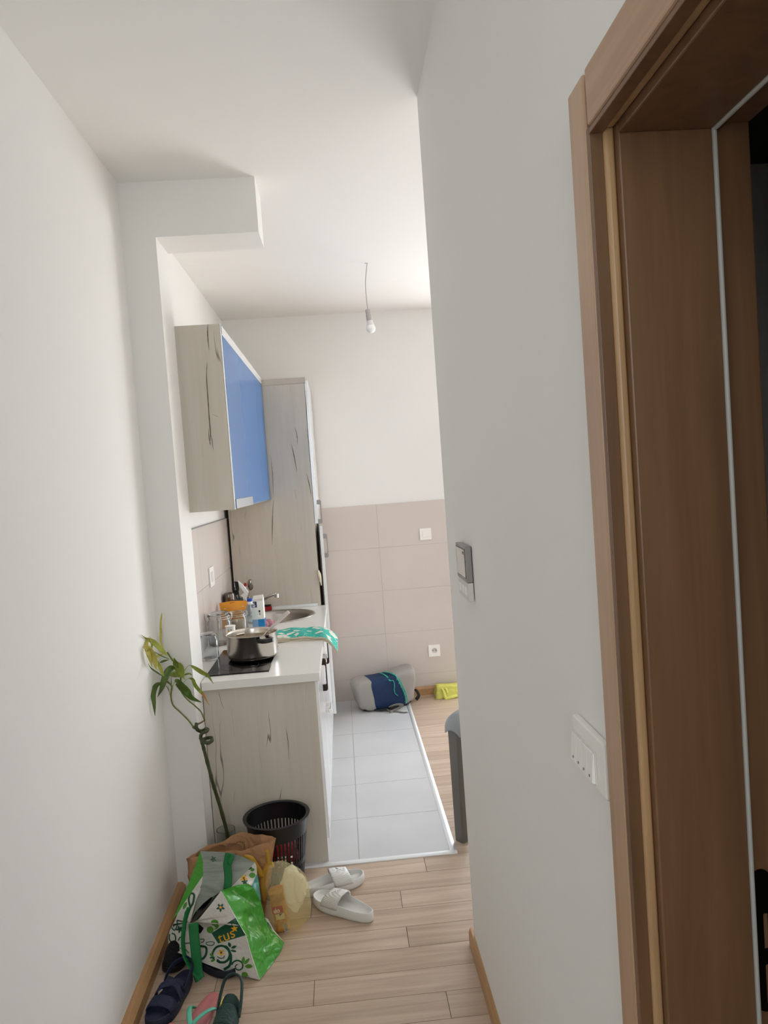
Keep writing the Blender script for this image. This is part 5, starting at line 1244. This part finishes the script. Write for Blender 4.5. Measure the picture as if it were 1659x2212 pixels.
# ---- yellow folded cloth by the back wall
yc = thing('reusable_bag', 'folded bright yellow cloth bag lying at the back wall baseboard', 'bag', (.69, 5.19, .001))
YLW = mat('yellow_cotton', 'd2cf68', .75, bump=.4, bscale=40, vary=.08, vscale=12)
bm = bmesh.new(); bmesh.ops.create_cube(bm, size=1); bmesh.ops.subdivide_edges(bm, edges=bm.edges[:], cuts=9, use_grid_fill=True)
for v in bm.verts:
    x, y, z = v.co*2; v.co = Vector((.70+x*.12*(1-.05*z), 5.205+y*.055*(1-.3*z), .042+z*.038*(1-.1*x)))+noise.noise_vector(v.co*5)*.008; v.co.z = max(v.co.z, .001)
obj('folded_body', bm, YLW, yc, smooth=True)
bm = bmesh.new(); tube(bm, [(.62, 5.155, .07), (.63, 5.13, .06), (.635, 5.12, .025), (.64, 5.115, .008), (.68, 5.12, .012), (.72, 5.13, .016)], .01, 8, sm=5, flat=(.012, .006)); tube(bm, [(.62, 5.15, .06), (.645, 5.135, .075), (.655, 5.13, .04)], .01, 8, sm=5, flat=(.010, .004)); obj('handle', bm, YLW, yc, smooth=True)

# ---- plastic armchair just behind the hall corner
TAU = mat('taupe_resin', '5e5a54', .38); LGR = mat('grey_resin', '8f9396', .3)
ch = thing('plastic_armchair', 'dark grey plastic armchair half hidden behind the hall wall corner', 'chair', (.68, 3.35, 0))
CHROT = -.95
def rleg(p0, p1, w0, w1, m, nm='leg'):
    bm = bmesh.new(); p0, p1 = Vector(p0), Vector(p1); rows = []
    for i in range(9):
        t_ = i/8; p = p0.lerp(p1, t_); w_ = w0+(w1-w0)*t_
        rows.append([bm.verts.new(p+Vector(o)) for o in ((-w_/2, -.004, 0), (w_/2-.006, -.004, 0), (w_/2, .004, 0), (w_/2, w_*.8, 0), (w_/2-.006, w_*.8, 0), (w_/2-.006, .006, 0), (-w_/2, .004, 0))])
    for a, b in zip(rows, rows[1:]):
        for k in range(7): bm.faces.new((a[k], a[(k+1) % 7], b[(k+1) % 7], b[k]))
    bm.faces.new(rows[0]); bm.faces.new(rows[-1]); return obj(nm, bm, m, ch)
rleg((.405, 3.095, .001), (.392, 3.11, .515), .046, .056, TAU)
rleg((.95, 3.095, .001), (.94, 3.11, .50), .045, .055, TAU)
rleg((.42, 3.68, .001), (.44, 3.62, .42), .045, .055, TAU)
rleg((.95, 3.68, .001), (.93, 3.62, .42), .045, .055, TAU)
for sx_, xx in ((1, .415), (-1, .945)):
    bm = bmesh.new(); prof = []
    pts = [(3.085, .497), (3.09, .535), (3.12, .562), (3.2, .575), (3.4, .58), (3.62, .60)]
    S = spline([(0, a, b) for a, b in pts], 5); rows = []
    for p in S:
        row = []
        for k in range(9):
            u_ = (k/8-.5)*2; row.append(bm.verts.new((xx+u_*.045, p.y, p.z-.018*u_*u_)))
        rows.append(row)
    for a, b in zip(rows, rows[1:]):
        for k in range(8): bm.faces.new((a[k], a[k+1], b[k+1], b[k]))
    obj('armrest', bm, LGR, ch, smooth=True, solid=.006)
bm = bmesh.new(); rows = []
for i in range(13):
    t_ = i/12; y = 3.12+.5*t_; rows.append([bm.verts.new((.45+.46*k/10, y, .42-.03*t_-.02*math.sin(PI*k/10)+(-.03*(1-t_*6) if t_ < .16 else 0))) for k in range(11)])
for a, b in zip(rows, rows[1:]):
    for k in range(10): bm.faces.new((a[k], a[k+1], b[k+1], b[k]))
obj('seat', bm, LGR, ch, smooth=True, solid=.008)
bm = bmesh.new(); rows = []
for i in range(11):
    t_ = i/10; rows.append([bm.verts.new((.43+.50*k/10, 3.60+.14*t_+.035*math.sin(PI*k/10), .39+.44*t_-.03*abs(k/5-1)**3*t_)) for k in range(11)])
for a, b in zip(rows, rows[1:]):
    for k in range(10): bm.faces.new((a[k], a[k+1], b[k+1], b[k]))
obj('backrest', bm, LGR, ch, smooth=True, solid=.008)

# the chair is turned about its front left leg, its back towards the room's right side
piv = Vector((.405, 3.095, 0)); rot = Matrix.Rotation(CHROT, 3, 'Z')
ch.location = piv + rot @ (Vector(ch.location)-piv); ch.rotation_euler = (0, 0, CHROT)
